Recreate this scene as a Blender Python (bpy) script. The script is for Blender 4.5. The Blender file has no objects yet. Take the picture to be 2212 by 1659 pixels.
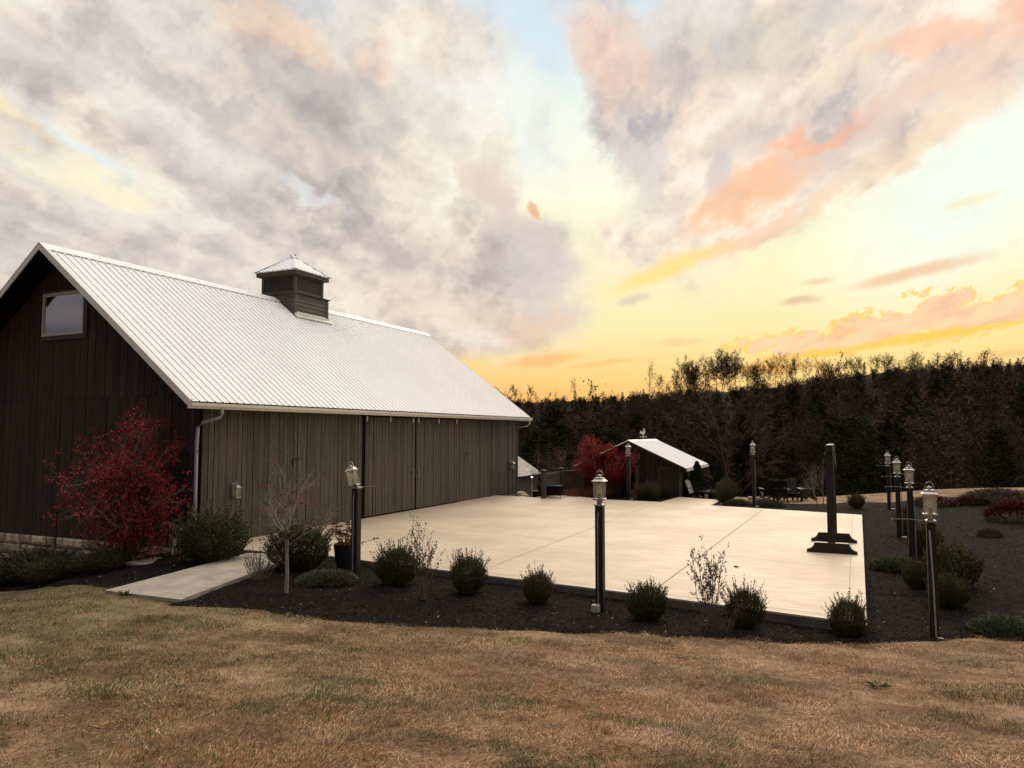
import bpy, math, random
import numpy as np
R = math.radians
C = bpy.context.scene.collection
# ------------------------------------------------------------------ camera, render settings
PITCH, YAW, EYE = R(3.815), R(24.78), 2.65
cam = bpy.data.cameras.new("camera"); cam.sensor_width = 36; cam.lens = 36 * 1597 / 2212
cam.clip_start = 0.05; cam.clip_end = 3000
co = bpy.data.objects.new("camera", cam); C.objects.link(co)
co.location = (0, 0, EYE); co.rotation_euler = (R(90) + PITCH, 0, YAW)
S = bpy.context.scene; S.camera = co
S.view_settings.view_transform = 'Standard'; S.view_settings.look = 'None'
S.view_settings.exposure = 0.0; S.view_settings.gamma = 1.0
S.render.engine = 'CYCLES'
S.cycles.max_bounces = 6; S.cycles.diffuse_bounces = 3; S.cycles.glossy_bounces = 3
S.cycles.transmission_bounces = 6; S.cycles.transparent_max_bounces = 12
S.cycles.use_denoising = True

# ------------------------------------------------------------------ node helpers
def lin(c):
    return tuple(((v/255)/12.92 if v/255 <= .04045 else ((v/255+.055)/1.055)**2.4) for v in c) + (1,)
class NT:
    def __init__(s, tree): s.t = tree; s.n = tree.nodes; s.l = tree.links
    def new(s, kind, ins=None, **props):
        n = s.n.new(kind)
        for k, v in props.items(): setattr(n, k, v)
        for k, v in (ins or {}).items(): s.put(n.inputs[k], v)
        return n
    def put(s, inp, v):
        if isinstance(v, bpy.types.NodeSocket): s.l.new(v, inp)
        else: inp.default_value = v
    def m(s, op, a, b=0.0, c=0.0):
        n = s.n.new('ShaderNodeMath'); n.operation = op
        s.put(n.inputs[0], a); s.put(n.inputs[1], b); s.put(n.inputs[2], c)
        return n.outputs[0]
    def v(s, op, a, b=(0, 0, 0), out=0):
        n = s.n.new('ShaderNodeVectorMath'); n.operation = op
        s.put(n.inputs[0], a); s.put(n.inputs[1], b)
        return n.outputs[out]
    def rng(s, x, a, b, c=0.0, d=1.0, smooth=True):
        n = s.n.new('ShaderNodeMapRange'); n.interpolation_type = 'SMOOTHSTEP' if smooth else 'LINEAR'
        for i, v in enumerate((x, a, b, c, d)): s.put(n.inputs[i], v)
        return n.outputs[0]
    def mix(s, f, a, b, mode='MIX'):
        n = s.n.new('ShaderNodeMix'); n.data_type = 'RGBA'; n.blend_type = mode
        s.put(n.inputs[0], f); s.put(n.inputs[6], a); s.put(n.inputs[7], b)
        return n.outputs[2]
    def ramp(s, x, stops):
        n = s.n.new('ShaderNodeValToRGB'); s.put(n.inputs[0], x); e = n.color_ramp.elements
        while len(e) < len(stops): e.new(.5)
        for el, (p, c) in zip(e, stops): el.position = p; el.color = c
        return n.outputs[0]
    def noise(s, vec, scale, detail=4.0, rough=.55, out=0, dist=0.0):
        n = s.n.new('ShaderNodeTexNoise'); s.put(n.inputs['Vector'], vec)
        n.inputs['Scale'].default_value = scale; n.inputs['Detail'].default_value = detail
        n.inputs['Roughness'].default_value = rough; n.inputs['Distortion'].default_value = dist
        return n.outputs[out]
    def mapping(s, vec, loc=(0, 0, 0), rot=(0, 0, 0), scale=(1, 1, 1), kind='POINT'):
        n = s.n.new('ShaderNodeMapping'); n.vector_type = kind; s.put(n.inputs[0], vec)
        n.inputs[1].default_value = loc; n.inputs[2].default_value = rot; n.inputs[3].default_value = scale
        return n.outputs[0]

# ------------------------------------------------------------------ world: sunset sky with broken cloud
SUN_EL, SUN_AZ = R(24), R(-2)            # azimuth measured from +Y towards +X, in the barn's frame
w = bpy.data.worlds.new("World"); S.world = w; w.use_nodes = True; w.node_tree.nodes.clear()
_T = NT(w.node_tree)
_n = _T.new('ShaderNodeTexSky', sky_type='NISHITA', sun_disc=False, sun_elevation=R(0), sun_rotation=SUN_AZ)
_b = _T.new('ShaderNodeBackground', {'Color': _n.outputs[0], 'Strength': 0.05}); _T.new('ShaderNodeOutputWorld', {0: _b.outputs[0]})
def perlin(x, y, seed=0):
    xi, yi = np.floor(x).astype(np.int64), np.floor(y).astype(np.int64); fx, fy = x-xi, y-yi
    u = fx**3*(fx*(fx*6-15)+10); v = fy**3*(fy*(fy*6-15)+10)
    def g(a, b, dx, dy):
        q = (a*374761393 + b*668265263 + seed*1442695041) & 0xffffffff
        q = ((q ^ (q >> 13))*1274126177) & 0xffffffff; q = (q ^ (q >> 16)) & 0xffff
        t = q*(2*math.pi/65536); return np.cos(t)*dx + np.sin(t)*dy
    return (g(xi, yi, fx, fy)*(1-u)+g(xi+1, yi, fx-1, fy)*u)*(1-v) + (g(xi, yi+1, fx, fy-1)*(1-u)+g(xi+1, yi+1, fx-1, fy-1)*u)*v
def pf(x, y, seed=0, o=6, rough=.5):
    s = 0; a = 1.0; t = 0
    for k in range(o):
        c, q = math.cos(k*.7), math.sin(k*.7)
        s = s + a*perlin((x*c-y*q)*2.03**k, (x*q+y*c)*2.03**k, seed+k); t += a; a *= rough
    return s/t*1.6          # roughly -1..1, mostly within +-.6
def smooth(x, a, b):
    t = np.clip((x-a)/(b-a), 0, 1); return t*t*(3-2*t)
def make_sky():
    az1 = np.concatenate([np.arange(-180, -42, 1.5), np.arange(-42, 42, .13), np.arange(42, 180.01, 1.5)])
    el1 = np.concatenate([[-14, -8, -4, -1], np.arange(0, 36, .13), np.arange(36, 90.01, 1.5)])
    AZ, EL = np.meshgrid(az1, el1, indexing='ij'); sh = AZ.shape; az = AZ.ravel(); el = EL.ravel()
    a_, e_ = np.radians(az)-YAW, np.radians(el)
    dx, dy, dz = np.sin(a_)*np.cos(e_), np.cos(a_)*np.cos(e_), np.sin(e_)
    zz = np.maximum(dz, 0)+.14; px, py = dx/zz, dy/zz
    c, q = math.cos(R(-22)), math.sin(R(-22)); cx, cy = (px*c-py*q)*1.65, (px*q+py*c)*.68
    w1 = (pf(cx*.9, cy*.9, 3, 3), pf(cx*.9, cy*.9, 13, 3)); w2 = (pf(cx*3.4, cy*3.4, 23, 7, .6), pf(cx*3.4, cy*3.4, 43, 7, .6))
    q1, q2 = pf(az/2.3, el/2.0, 103, 6, .6), pf(az/2.3, el/2.0, 113, 6, .6)
    ra = az*math.cos(R(40))+el*math.sin(R(40)); rb_ = -az*math.sin(R(40))+el*math.cos(R(40))
    puff = 1-1.9*np.abs(0.75*pf((ra+1.6*q1)/5.0, (rb_+1.6*q2)/3.6, 123, 7, .54)+.55*pf(cx*2.4+.25*q1, cy*3.2+.25*q2, 133, 7, .55))
    damp = .22+.78*smooth(el, 2, 16)
    wx, wy = 2.6*w1[0]+2.6*w2[0]+1.3*q1, 2.0*w1[1]+2.0*w2[1]+1.0*q2
    nb = .5+.42*pf(cx*1.7+w1[0]*.35+w2[0]*.10, cy*1.7+w1[1]*.35+w2[1]*.10, 61, 8, .5)+.10*(puff-.55)
    nf = .5+.46*pf(cx*5.2+w1[0]*.6+w2[0]*.35, cy*5.2+w1[1]*.6+w2[1]*.35, 81, 7, .56)
    nf = .55*nf+.45*(.5+.55*(puff-.55)+.16*q1)
    SRC = {'P': (az+wx*damp, el+wy*damp), '0': (az, el), 'S': (az+wx*.2+.5*w2[0], el+wy*.14),
           'F': (az+2.2*w2[0]+.4*pf(az*1.1, el*1.6, 5, 6, .6), el+1.1*w2[1]+.9*pf(az*.9, el*1.3, 7, 6, .6))}
    def azel(x, y):
        u = (x-1106)/1597; v = (829.5-y)/1597
        fy = math.cos(PITCH)-v*math.sin(PITCH); fz = math.sin(PITCH)+v*math.cos(PITCH)
        return math.degrees(math.atan2(u, fy)), math.degrees(math.atan2(fz, math.hypot(u, fy)))
    def band(x0, y0, x1, y1, hw, soft=.75, src='P'):
        A, B = azel(x0, y0), azel(x1, y1); mx, my = (A[0]+B[0])/2, (A[1]+B[1])/2
        L = math.hypot(B[0]-A[0], B[1]-A[1])/2; k = hw/29.0; g = math.atan2(B[1]-A[1], B[0]-A[0])
        X, Y = SRC[src][0]-mx, SRC[src][1]-my
        d = np.hypot((X*math.cos(g)+Y*math.sin(g))/(L+k), (-X*math.sin(g)+Y*math.cos(g))/k)
        return 1-smooth(d, 1-soft*.8, 1+soft*.55)
    def ramp(t, stops):
        p = [s_[0] for s_ in stops]; cc = np.array([lin(s_[1])[:3] for s_ in stops])
        return np.stack([np.interp(t, p, cc[:, k]) for k in range(3)], -1)
    def over(col, m, rgb, k=1.0):
        m = (m*k)[:, None]; t = np.array(lin(rgb)[:3]) if isinstance(rgb, tuple) else rgb
        return col*(1-m)+t*m
    def union(ms): return np.maximum.reduce(ms)
    base = ramp(el, SKY_BASE)
    base = over(base, smooth(az, 4, 26)*smooth(el, 12, 2)*.75, (255, 229, 150))
    base = over(base, band(2200, 330, 1950, 520, 150, 1.0, '0'), (240, 255, 246), .7)
    col = base
    left = union([band(*a, s) for *a, s in SKY_LEFT])
    lit = smooth(pf(cx*1.7+w1[0]*.35+.05, cy*1.7+w1[1]*.35+.16, 61, 5, .5)-pf(cx*1.7+w1[0]*.35, cy*1.7+w1[1]*.35, 61, 5, .5), -.12, .16)
    body = ramp(nb*.70+nf*.30+lit*.08-.02, [(.31, (166, 155, 156)), (.42, (192, 180, 176)), (.51, (217, 204, 194)), (.59, (237, 223, 208)), (.69, (249, 240, 226)), (.80, (255, 252, 243))])
    col = over(col, left*smooth(nb*.5+nf*.5+left*.6, .42, .72), body, .98)
    for a, c_, k_ in SKY_LEFT_DETAIL: col = over(col, band(*a)*np.clip(.75+1.1*(nf-.5)*(1 if sum(c_) > 620 else -1), 0, 1.2), tuple(min(255, v+4) for v in c_), k_*.85)
    for a, c_, k_ in SKY_MID: col = over(col, band(*a), c_, k_)
    col = over(col, band(1153, 442, 1160, 464, 11, .5, 'S'), (236, 180, 134), .9)
    rbody = ramp(nb*.5+nf*.5+lit*.10-.05, [(.32, (178, 171, 173)), (.42, (204, 192, 188)), (.49, (227, 211, 199)), (.57, (245, 226, 206)), (.66, (255, 244, 224))])
    right = union([band(*a, s) for *a, s in SKY_RIGHT])
    col = over(col, right*smooth(nf*.6+nb*.4+right*.8, .45, .80), rbody, .98)
    for a, c_, k_ in SKY_RIGHT_DETAIL: col = over(col, smooth(band(*a, 1.1)+(nf-.5)*.8, .12, 1.0) if c_[2] < 175 else band(*a)*np.clip(.8+(nf-.5)*1.2, 0, 1.2), c_, k_*.92)
    for a, c_, k_ in SKY_LOW: col = over(col, band(*a, .8, 'S'), c_, k_)
    low = union([band(1600, 742, 1900, 735, 22, .3, 'F'), band(1840, 712, 2260, 660, 30, .3, 'F'), band(1990, 655, 2070, 640, 22, .3, 'F'), band(2180, 640, 2260, 630, 24, .3, 'F')])
    col = over(col, smooth(low, .15, .5), ramp(nf, [(.38, (240, 192, 158)), (.6, (254, 216, 172))]), .92)
    col = over(col, smooth(low, .05, .3)*(1-smooth(low, .4, .95)), (255, 214, 112), .95)
    for a, c_, k_ in SKY_GOLD: col = over(col, band(*a, .8, 'S'), c_, k_)
    tex = np.clip((nf-.5)*.22+(nb-.5)*.05, -.08, .08)*smooth(el, 6, 14); col = np.clip(col*(1+tex[:, None]), 0, 1)
    gen = ramp(nb, [(.32, (196, 190, 194)), (.5, (232, 224, 216)), (.68, (255, 246, 230))])
    col = over(col, smooth(el, 32, 48), gen)
    col = over(col, smooth(np.abs(az), 40, 72)*smooth(el, 60, 20), gen*.5+base*.5)
    back = ramp(nb, [(.32, (96, 95, 103)), (.55, (132, 129, 134)), (.75, (166, 158, 156))])
    ds = dx*math.sin(SUN_AZ)+dy*math.cos(SUN_AZ)
    col = over(col, smooth(ds, .25, -.45)*smooth(el, 80, 45), back)
    col = col*(1+ZEN_BOOST*smooth(el, 34, 62))[:, None]*(.3+.7*smooth(el, -3, 0))[:, None]
    rad = 1900.0; V = np.stack([dx*rad, dy*rad, dz*rad], -1)
    ni, nj = sh; i = np.arange(ni-1)[:, None]*nj; j = np.arange(nj-1)[None]
    F = np.stack([i+j, i+j+1, i+nj+j+1, i+nj+j], -1).reshape(-1, 4)
    m = bpy.data.materials.new('sky_glow'); m.use_nodes = True; m.node_tree.nodes.clear(); T = NT(m.node_tree)
    em = T.new('ShaderNodeEmission', {0: T.new('ShaderNodeVertexColor', layer_name='Col').outputs[0], 1: 1.0})
    ad = T.new('ShaderNodeAddShader', {0: em.outputs[0], 1: T.new('ShaderNodeBsdfTransparent', {0: (.3, .3, .3, 1)}).outputs[0]})
    T.new('ShaderNodeOutputMaterial', {0: ad.outputs[0]}); m.cycles.emission_sampling = 'NONE'
    o = npmesh('sky', V, F, m, smooth=True, col=np.concatenate([col, np.ones((len(col), 1))], 1))
    tag(o, 'sunset sky with broken grey and orange cloud', kind='structure')
ZEN_BOOST = 1.7  # extra glow added to the unseen sky overhead, to brighten roof and slab
SKY_BASE = [(0, (255, 184, 96)), (2.5, (255, 194, 112)), (5, (255, 216, 142)), (8, (255, 237, 180)), (14, (255, 249, 208)), (20, (253, 253, 232)), (24, (244, 250, 238)), (28, (226, 238, 240)), (36, (196, 214, 232)), (60, (150, 176, 212))]
SKY_LEFT = [(-500, 300, 700, 330, 420, .5), (100, 640, 860, 560, 260, .6), (820, 60, 1000, 120, 120, .9), (900, 560, 1130, 600, 150, .8), (760, 700, 1140, 720, 70, .9), (-400, 760, 700, 760, 200, .6)]
SKY_LEFT_DETAIL = [((-60, 120, 260, 60, 70), (172, 163, 171), .7), ((330, 160, 520, 380, 110), (184, 177, 183), .6),
    ((620, 180, 800, 270, 90), (188, 178, 176), .7), ((590, 330, 800, 540, 42), (172, 160, 162), .75), ((400, 430, 590, 510, 42), (160, 150, 156), .8),
    ((-120, 470, 120, 560, 90), (166, 158, 168), .7), ((330, 300, 420, 400, 60), (190, 176, 176), .5), ((920, 230, 960, 300, 55), (205, 200, 192), .6),
    ((700, 520, 900, 620, 50), (200, 184, 182), .5), ((540, 0, 680, 90, 55), (252, 214, 178), .8), ((820, 130, 850, 160, 35), (252, 212, 188), .7),
    ((350, 20, 400, 60, 55), (234, 229, 226), .6), ((-20, 0, 60, 90, 40), (222, 214, 216), .6), ((600, 385, 700, 470, 24), (230, 234, 234), .8),
    ((500, 270, 760, 340, 45), (226, 212, 198), .6), ((470, 520, 620, 570, 50), (224, 210, 202), .55), ((160, 470, 420, 500, 35), (226, 220, 218), .5),
    ((850, 560, 1080, 560, 30), (196, 176, 172), .55), ((850, 640, 1150, 700, 40), (232, 204, 186), .6), ((940, 470, 980, 430, 24), (242, 244, 234), .7),
    ((300, 560, 560, 600, 60), (205, 196, 198), .45), ((-40, 215, 250, 400, 62), (244, 240, 228), .7), ((-20, 230, 90, 290, 24), (255, 232, 184), .85),
    ((110, 345, 265, 425, 27), (255, 240, 200), .9), ((90, 250, 235, 370, 20), (222, 240, 238), .9), ((0, 270, 110, 300, 14), (206, 188, 180), .5), ((10, 330, 150, 400, 30), (220, 214, 208), .6)]
SKY_MID = [((1130, -20, 1190, 90, 48), (216, 232, 242), .85), ((1120, 180, 1160, 330, 60), (240, 246, 240), .75), ((1040, 390, 1090, 470, 60), (228, 206, 192), .8),
    ((1080, 520, 1190, 650, 80), (214, 202, 198), .75), ((1160, 240, 1180, 330, 26), (226, 226, 218), .5), ((1100, 720, 1200, 700, 30), (236, 206, 184), .7)]
SKY_RIGHT = [(1310, 40, 1400, 400, 95, .55), (1480, 160, 1500, 480, 140, .5), (1700, 60, 1680, 330, 160, .5), (1950, 20, 1900, 170, 170, .5), (2200, -40, 2150, 20, 170, .6),
    (1440, 560, 2240, 120, 46, .9), (1310, 500, 1420, 560, 55, .9)]
SKY_RIGHT_DETAIL = [((1270, 60, 1350, 150, 60), (250, 214, 192), .8), ((1380, 60, 1440, 200, 45), (224, 204, 194), .5), ((1330, 300, 1400, 420, 60), (196, 192, 200), .55),
    ((1560, 120, 1700, 80, 70), (204, 198, 188), .6), ((1760, 40, 1880, 100, 60), (202, 200, 202), .5), ((1800, 130, 1880, 90, 42), (254, 230, 202), .75),
    ((1560, 330, 1650, 260, 60), (206, 196, 192), .5), ((1530, 330, 1560, 430, 40), (198, 192, 196), .6), ((1640, 400, 2040, 170, 42), (222, 196, 184), .75),
    ((1500, 475, 1700, 372, 44), (253, 198, 156), .95), ((1640, 335, 1880, 245, 22), (250, 190, 156), .85), ((1880, 112, 2160, 60, 34), (250, 200, 170), .85),
    ((2000, 200, 2240, 90, 40), (244, 210, 186), .7), ((1450, 575, 1780, 440, 26), (252, 208, 172), .85), ((1780, 430, 2230, 165, 30), (252, 222, 190), .8), ((2200, 10, 2230, 30, 30), (248, 190, 162), .8), ((1440, 20, 1560, 30, 40), (248, 232, 216), .6)]
SKY_LOW = [((1350, 620, 1530, 545, 24), (254, 226, 140), .9), ((1350, 655, 1390, 640, 11), (220, 204, 186), .8), ((1620, 525, 1700, 490, 10), (234, 208, 182), .8),
    ((1860, 612, 2110, 555, 13), (240, 202, 164), .9), ((1700, 648, 1765, 640, 8), (218, 190, 160), .85), ((1730, 610, 1790, 600, 6), (238, 206, 168), .7),
    ((2050, 445, 2150, 415, 9), (252, 234, 190), .6), ((1110, 782, 1240, 768, 14), (252, 190, 118), .8), ((1420, 740, 1500, 732, 9), (246, 206, 150), .7), ((1240, 790, 1380, 775, 8), (252, 196, 120), .6)]
SKY_GOLD = [((1640, 775, 1960, 738, 8), (255, 206, 92), .9), ((1900, 738, 2230, 690, 8), (255, 208, 84), .9), ((1560, 800, 1760, 785, 12), (255, 178, 90), .7), ((2100, 770, 2240, 760, 9), (248, 196, 130), .7)]
sl = bpy.data.lights.new("sun", 'SUN'); sl.energy = 4.2; sl.angle = R(38); sl.color = (1.0, .80, .58)
so = bpy.data.objects.new("sun", sl); C.objects.link(so); so.location = (0, 60, 40)
so.rotation_euler = (R(90) - SUN_EL, 0, R(180) - SUN_AZ)   # shines from +Y, low

# ------------------------------------------------------------------ materials
MATS = {}
def mat(name, build):
    if name not in MATS:
        m = bpy.data.materials.new(name); m.use_nodes = True; m.node_tree.nodes.clear()
        T = NT(m.node_tree)
        p = T.new('ShaderNodeBsdfPrincipled'); o = T.new('ShaderNodeOutputMaterial', {0: p.outputs[0]})
        build(T, p); MATS[name] = m
    return MATS[name]
def simple(name, c, rough=.6, metal=0.0, var=.25, scale=8.0, bump=0.0, spec=.5, c2=None, stretch=(1, 1, 1), island=0.0):
    def f(T, p):
        co_ = T.new('ShaderNodeTexCoord').outputs['Object']
        v = T.mapping(co_, scale=stretch)
        n = T.noise(v, scale, 5, .6)
        lo = tuple(x*(1-var) for x in c) + (1,); hi = tuple(x*(1+var) for x in (c2 or c)) + (1,)
        col = T.mix(T.rng(n, .3, .7), lo, hi)
        if island:
            g = T.new('ShaderNodeNewGeometry').outputs['Random Per Island']
            k = T.rng(g, 0, 1, 1-island, 1+island, False)
            col = T.v('MULTIPLY', col, T.new('ShaderNodeCombineXYZ', {0: k, 1: k, 2: k}).outputs[0])
        T.put(p.inputs['Base Color'], col); p.inputs['Roughness'].default_value = rough
        p.inputs['Metallic'].default_value = metal; p.inputs['Specular IOR Level'].default_value = spec
        if bump:
            b = T.new('ShaderNodeBump', {'Height': n, 'Strength': bump, 'Distance': .02})
            T.put(p.inputs['Normal'], b.outputs[0])
    return mat(name, f)
def leafmat(name, a, b, rough=.55, trans=.25):
    def f(T, p):
        g = T.new('ShaderNodeNewGeometry').outputs['Random Per Island']
        col = T.mix(g, a + (1,), b + (1,))
        T.put(p.inputs['Base Color'], col); p.inputs['Roughness'].default_value = rough
        p.inputs['Specular IOR Level'].default_value = .3
        if trans:
            tr = T.new('ShaderNodeBsdfTranslucent', {0: col}); mx = T.new('ShaderNodeMixShader', {0: trans, 1: p.outputs[0], 2: tr.outputs[0]})
            o = [n for n in T.n if n.type == 'OUTPUT_MATERIAL'][0]; T.l.new(mx.outputs[0], o.inputs[0])
    return mat(name, f)
def attrmat(name, rough=.7, trans=0.0):
    def f(T, p):
        col = T.new('ShaderNodeVertexColor', layer_name='Col').outputs[0]
        T.put(p.inputs['Base Color'], col); p.inputs['Roughness'].default_value = rough; p.inputs['Specular IOR Level'].default_value = .25 if trans else .06
        if trans:
            tr = T.new('ShaderNodeBsdfTranslucent', {0: col}); mx = T.new('ShaderNodeMixShader', {0: trans, 1: p.outputs[0], 2: tr.outputs[0]})
            o = [n for n in T.n if n.type == 'OUTPUT_MATERIAL'][0]; T.l.new(mx.outputs[0], o.inputs[0])
    return mat(name, f)
def wood(name, c, tint, rough=.8, var=.35, grainscale=1.0, axis=2, ivar=.22):
    """weathered boards: each board its own tone, long grain, knots"""
    def f(T, p):
        co_ = T.new('ShaderNodeTexCoord').outputs['Object']
        g = T.new('ShaderNodeNewGeometry').outputs['Random Per Island']
        off = T.new('ShaderNodeCombineXYZ', {0: T.m('MULTIPLY', g, 37.0), 1: T.m('MULTIPLY', g, 19.0), 2: T.m('MULTIPLY', g, 53.0)}).outputs[0]
        sc = [26*grainscale]*3; sc[axis] = 1.3*grainscale
        v = T.v('ADD', T.mapping(co_, scale=tuple(sc)), off)
        n = T.noise(v, 1.0, 6, .65, dist=.4); big = T.noise(co_, .55, 3, .5)
        blot = T.noise(T.v('ADD', co_, off), 3.0, 4, .6)
        col = T.mix(T.rng(n, .3, .72), tuple(x*(1-var) for x in c)+(1,), tuple(x*(1+var) for x in c)+(1,))
        col = T.mix(T.m('MULTIPLY', T.rng(big, .48, .66), .55), col, tint + (1,))
        col = T.mix(T.m('MULTIPLY', T.rng(blot, .58, .72), .35), col, tuple(x*.5 for x in c)+(1,))
        k = T.rng(T.m('FRACT', T.m('MULTIPLY', g, 7.13)), 0, 1, 1-ivar, 1+ivar, False)
        col = T.v('MULTIPLY', col, T.new('ShaderNodeCombineXYZ', {0: k, 1: k, 2: k}).outputs[0])
        T.put(p.inputs['Base Color'], col); p.inputs['Roughness'].default_value = rough
        p.inputs['Specular IOR Level'].default_value = .25
        b = T.new('ShaderNodeBump', {'Height': n, 'Strength': .35, 'Distance': .006}); T.put(p.inputs['Normal'], b.outputs[0])
    return mat(name, f)
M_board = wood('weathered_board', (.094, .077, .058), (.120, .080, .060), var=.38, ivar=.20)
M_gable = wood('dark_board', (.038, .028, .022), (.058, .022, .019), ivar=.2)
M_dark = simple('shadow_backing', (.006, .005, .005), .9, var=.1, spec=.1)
M_trimwood = simple('dark_trim', (.05, .035, .03), .6, var=.25, scale=6)
M_stain = simple('black_stained_wood', (.010, .007, .006), .5, var=.35, scale=5, stretch=(6, 6, .6), spec=.4)
M_cupola = simple('painted_siding', (.085, .066, .047), .6, var=.12, scale=3)
M_cup_d = simple('painted_trim_dark', (.066, .050, .037), .6, var=.12, scale=3)
M_louver = simple('louver_black', (.075, .062, .052), .6, var=.2)
M_white = simple('white_aluminium', (.70, .66, .60), .38, var=.06, scale=2, spec=.5)
M_frame = simple('window_vinyl', (.42, .41, .38), .45, var=.06)
M_pipe = simple('downspout_grey', (.40, .40, .40), .35, metal=.35, var=.12, scale=3)
M_conduit = simple('conduit_grey', (.22, .22, .22), .5, var=.15)
M_boxp = simple('beige_plastic', (.36, .33, .27), .5, var=.1)
M_stone_m = simple('stone_mortar', (.30, .27, .22), .9, var=.2, scale=14, bump=.4)
M_stone = simple('field_stone', (.36, .26, .17), .85, var=.30, scale=6, bump=.5, c2=(.40, .31, .215), island=.42)
M_nickel = simple('brushed_metal', (.40, .385, .36), .30, metal=.7, var=.15, scale=20)
M_brass = simple('aged_metal', (.30, .26, .20), .4, metal=.8, var=.2, scale=20)
M_pot = simple('dark_pot', (.014, .014, .015), .45, var=.3, scale=10)
M_potgrey = simple('grey_pot', (.16, .14, .12), .7, var=.2, scale=10)
M_chairb = simple('black_chair_wood', (.008, .007, .007), .55, var=.2, spec=.3)
M_chairw = simple('pale_chair_wood', (.50, .47, .43), .5, var=.1)
M_bark = simple('bark', (.105, .082, .062), .85, var=.4, scale=12, stretch=(4, 4, 1), bump=.4)
M_barklight = simple('pale_bark', (.235, .20, .155), .8, var=.35, scale=14, stretch=(3, 3, 1), bump=.3)
M_twig = simple('twig_red', (.12, .055, .045), .7, var=.3)
M_twigdry = simple('twig_dry', (.16, .105, .07), .7, var=.3)
M_seed = simple('seed_head', (.05, .028, .02), .8, var=.3)
M_fence = simple('fence_wood', (.050, .039, .030), .7, var=.3, scale=8)
M_box = leafmat('boxwood_leaf', (.010, .014, .004), (.105, .110, .024), .5, .2)
M_boxy = leafmat('boxwood_leaf_tan', (.016, .018, .005), (.120, .100, .024), .5, .2)
M_cone = leafmat('arborvitae_leaf', (.014, .024, .010), (.036, .054, .022), .6, .1)
M_maple = leafmat('red_maple_leaf', (.070, .007, .006), (.36, .024, .018), .5, .25)
M_maple2 = leafmat('crimson_leaf', (.10, .009, .008), (.40, .024, .018), .55, .25)
M_purple = leafmat('purple_leaf', (.03, .010, .011), (.085, .025, .028), .55, .2)
M_crim = leafmat('burgundy_leaf', (.030, .003, .005), (.110, .008, .012), .55, .2)
M_lav = leafmat('lavender_leaf', (.035, .038, .024), (.11, .115, .075), .6, .2)
M_green = leafmat('juniper_leaf', (.038, .046, .020), (.100, .118, .056), .6, .2)
M_drybrown = leafmat('dry_leaf', (.045, .028, .020), (.12, .075, .05), .7, .2)
M_drygrass = leafmat('ornamental_grass', (.10, .038, .018), (.24, .10, .045), .7, .3)
M_sedum = leafmat('sedum_head', (.045, .014, .008), (.15, .05, .022), .7, .1)
M_sedumleaf = leafmat('sedum_leaf', (.12, .06, .015), (.32, .19, .05), .6, .3)
M_pine = leafmat('pine_needles', (.008, .0105, .005), (.022, .025, .010), .7, .1)
M_rustleaf = leafmat('rust_leaf', (.028, .014, .010), (.060, .026, .017), .7, .15)
M_redleaf = leafmat('far_red_leaf', (.03, .007, .007), (.055, .010, .010), .7, .15)
M_woodbark = simple('far_bark', (.040, .030, .025), .95, var=.3, scale=1.0, spec=.1)
M_paletrunk = simple('dead_pale_wood', (.22, .18, .14), .8, var=.3, scale=4)
def f_glass(T, p):
    co_ = T.new('ShaderNodeTexCoord').outputs['Object']
    n = T.noise(co_, 90, 2, .6)
    tr = T.new('ShaderNodeBsdfTransparent', {0: (.88, .87, .80, 1)})
    gl = T.new('ShaderNodeBsdfGlossy', {0: (1, 1, 1, 1), 1: .12})
    df = T.new('ShaderNodeBsdfTranslucent', {0: (.62, .60, .54, 1)})
    b = T.new('ShaderNodeBump', {'Height': n, 'Strength': .35, 'Distance': .01}); T.put(gl.inputs['Normal'], b.outputs[0])
    m1 = T.new('ShaderNodeMixShader', {0: T.rng(n, .45, .75, .08, .30), 1: tr.outputs[0], 2: df.outputs[0]})
    m2 = T.new('ShaderNodeMixShader', {0: .12, 1: m1.outputs[0], 2: gl.outputs[0]})
    o = [x for x in T.n if x.type == 'OUTPUT_MATERIAL'][0]; T.l.new(m2.outputs[0], o.inputs[0]); T.n.remove(p)
M_glass = mat('seeded_glass', f_glass)
def f_win(T, p):
    p.inputs['Base Color'].default_value = (.02, .022, .025, 1); p.inputs['Roughness'].default_value = .05
    p.inputs['Specular IOR Level'].default_value = 1.0; p.inputs['Metallic'].default_value = 0.0; p.inputs['IOR'].default_value = 3.0
M_win = mat('window_glass', f_win)
M_bulb = simple('bulb_glass', (.80, .72, .55), .25, var=.05)
M_blue = simple('blue_tape', (.03, .10, .45), .5, var=.1)
def f_lit(T, p):
    p.inputs['Emission Color'].default_value = (1, .80, .50, 1); p.inputs['Emission Strength'].default_value = 9.0
M_lit = mat('lit_bulb', f_lit)
def f_roof(T, p):
    co_ = T.new('ShaderNodeTexCoord').outputs['Object']
    n = T.noise(T.mapping(co_, scale=(.5, .9, .5)), .8, 4, .5); n2 = T.noise(co_, 30, 3, .6)
    col = T.mix(T.rng(n, .3, .7), (.85, .83, .82, 1), (.89, .87, .86, 1))
    T.put(p.inputs['Base Color'], col); p.inputs['Metallic'].default_value = .05
    T.put(p.inputs['Roughness'], T.rng(n2, .3, .7, .30, .44))
M_roof = mat('galvanised_roof', f_roof)
M_roofgrey = simple('weathered_roof', (.20, .185, .175), .6, var=.35, scale=3)
M_screw = simple('screw_head', (.22, .20, .19), .5, metal=.4)
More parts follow.
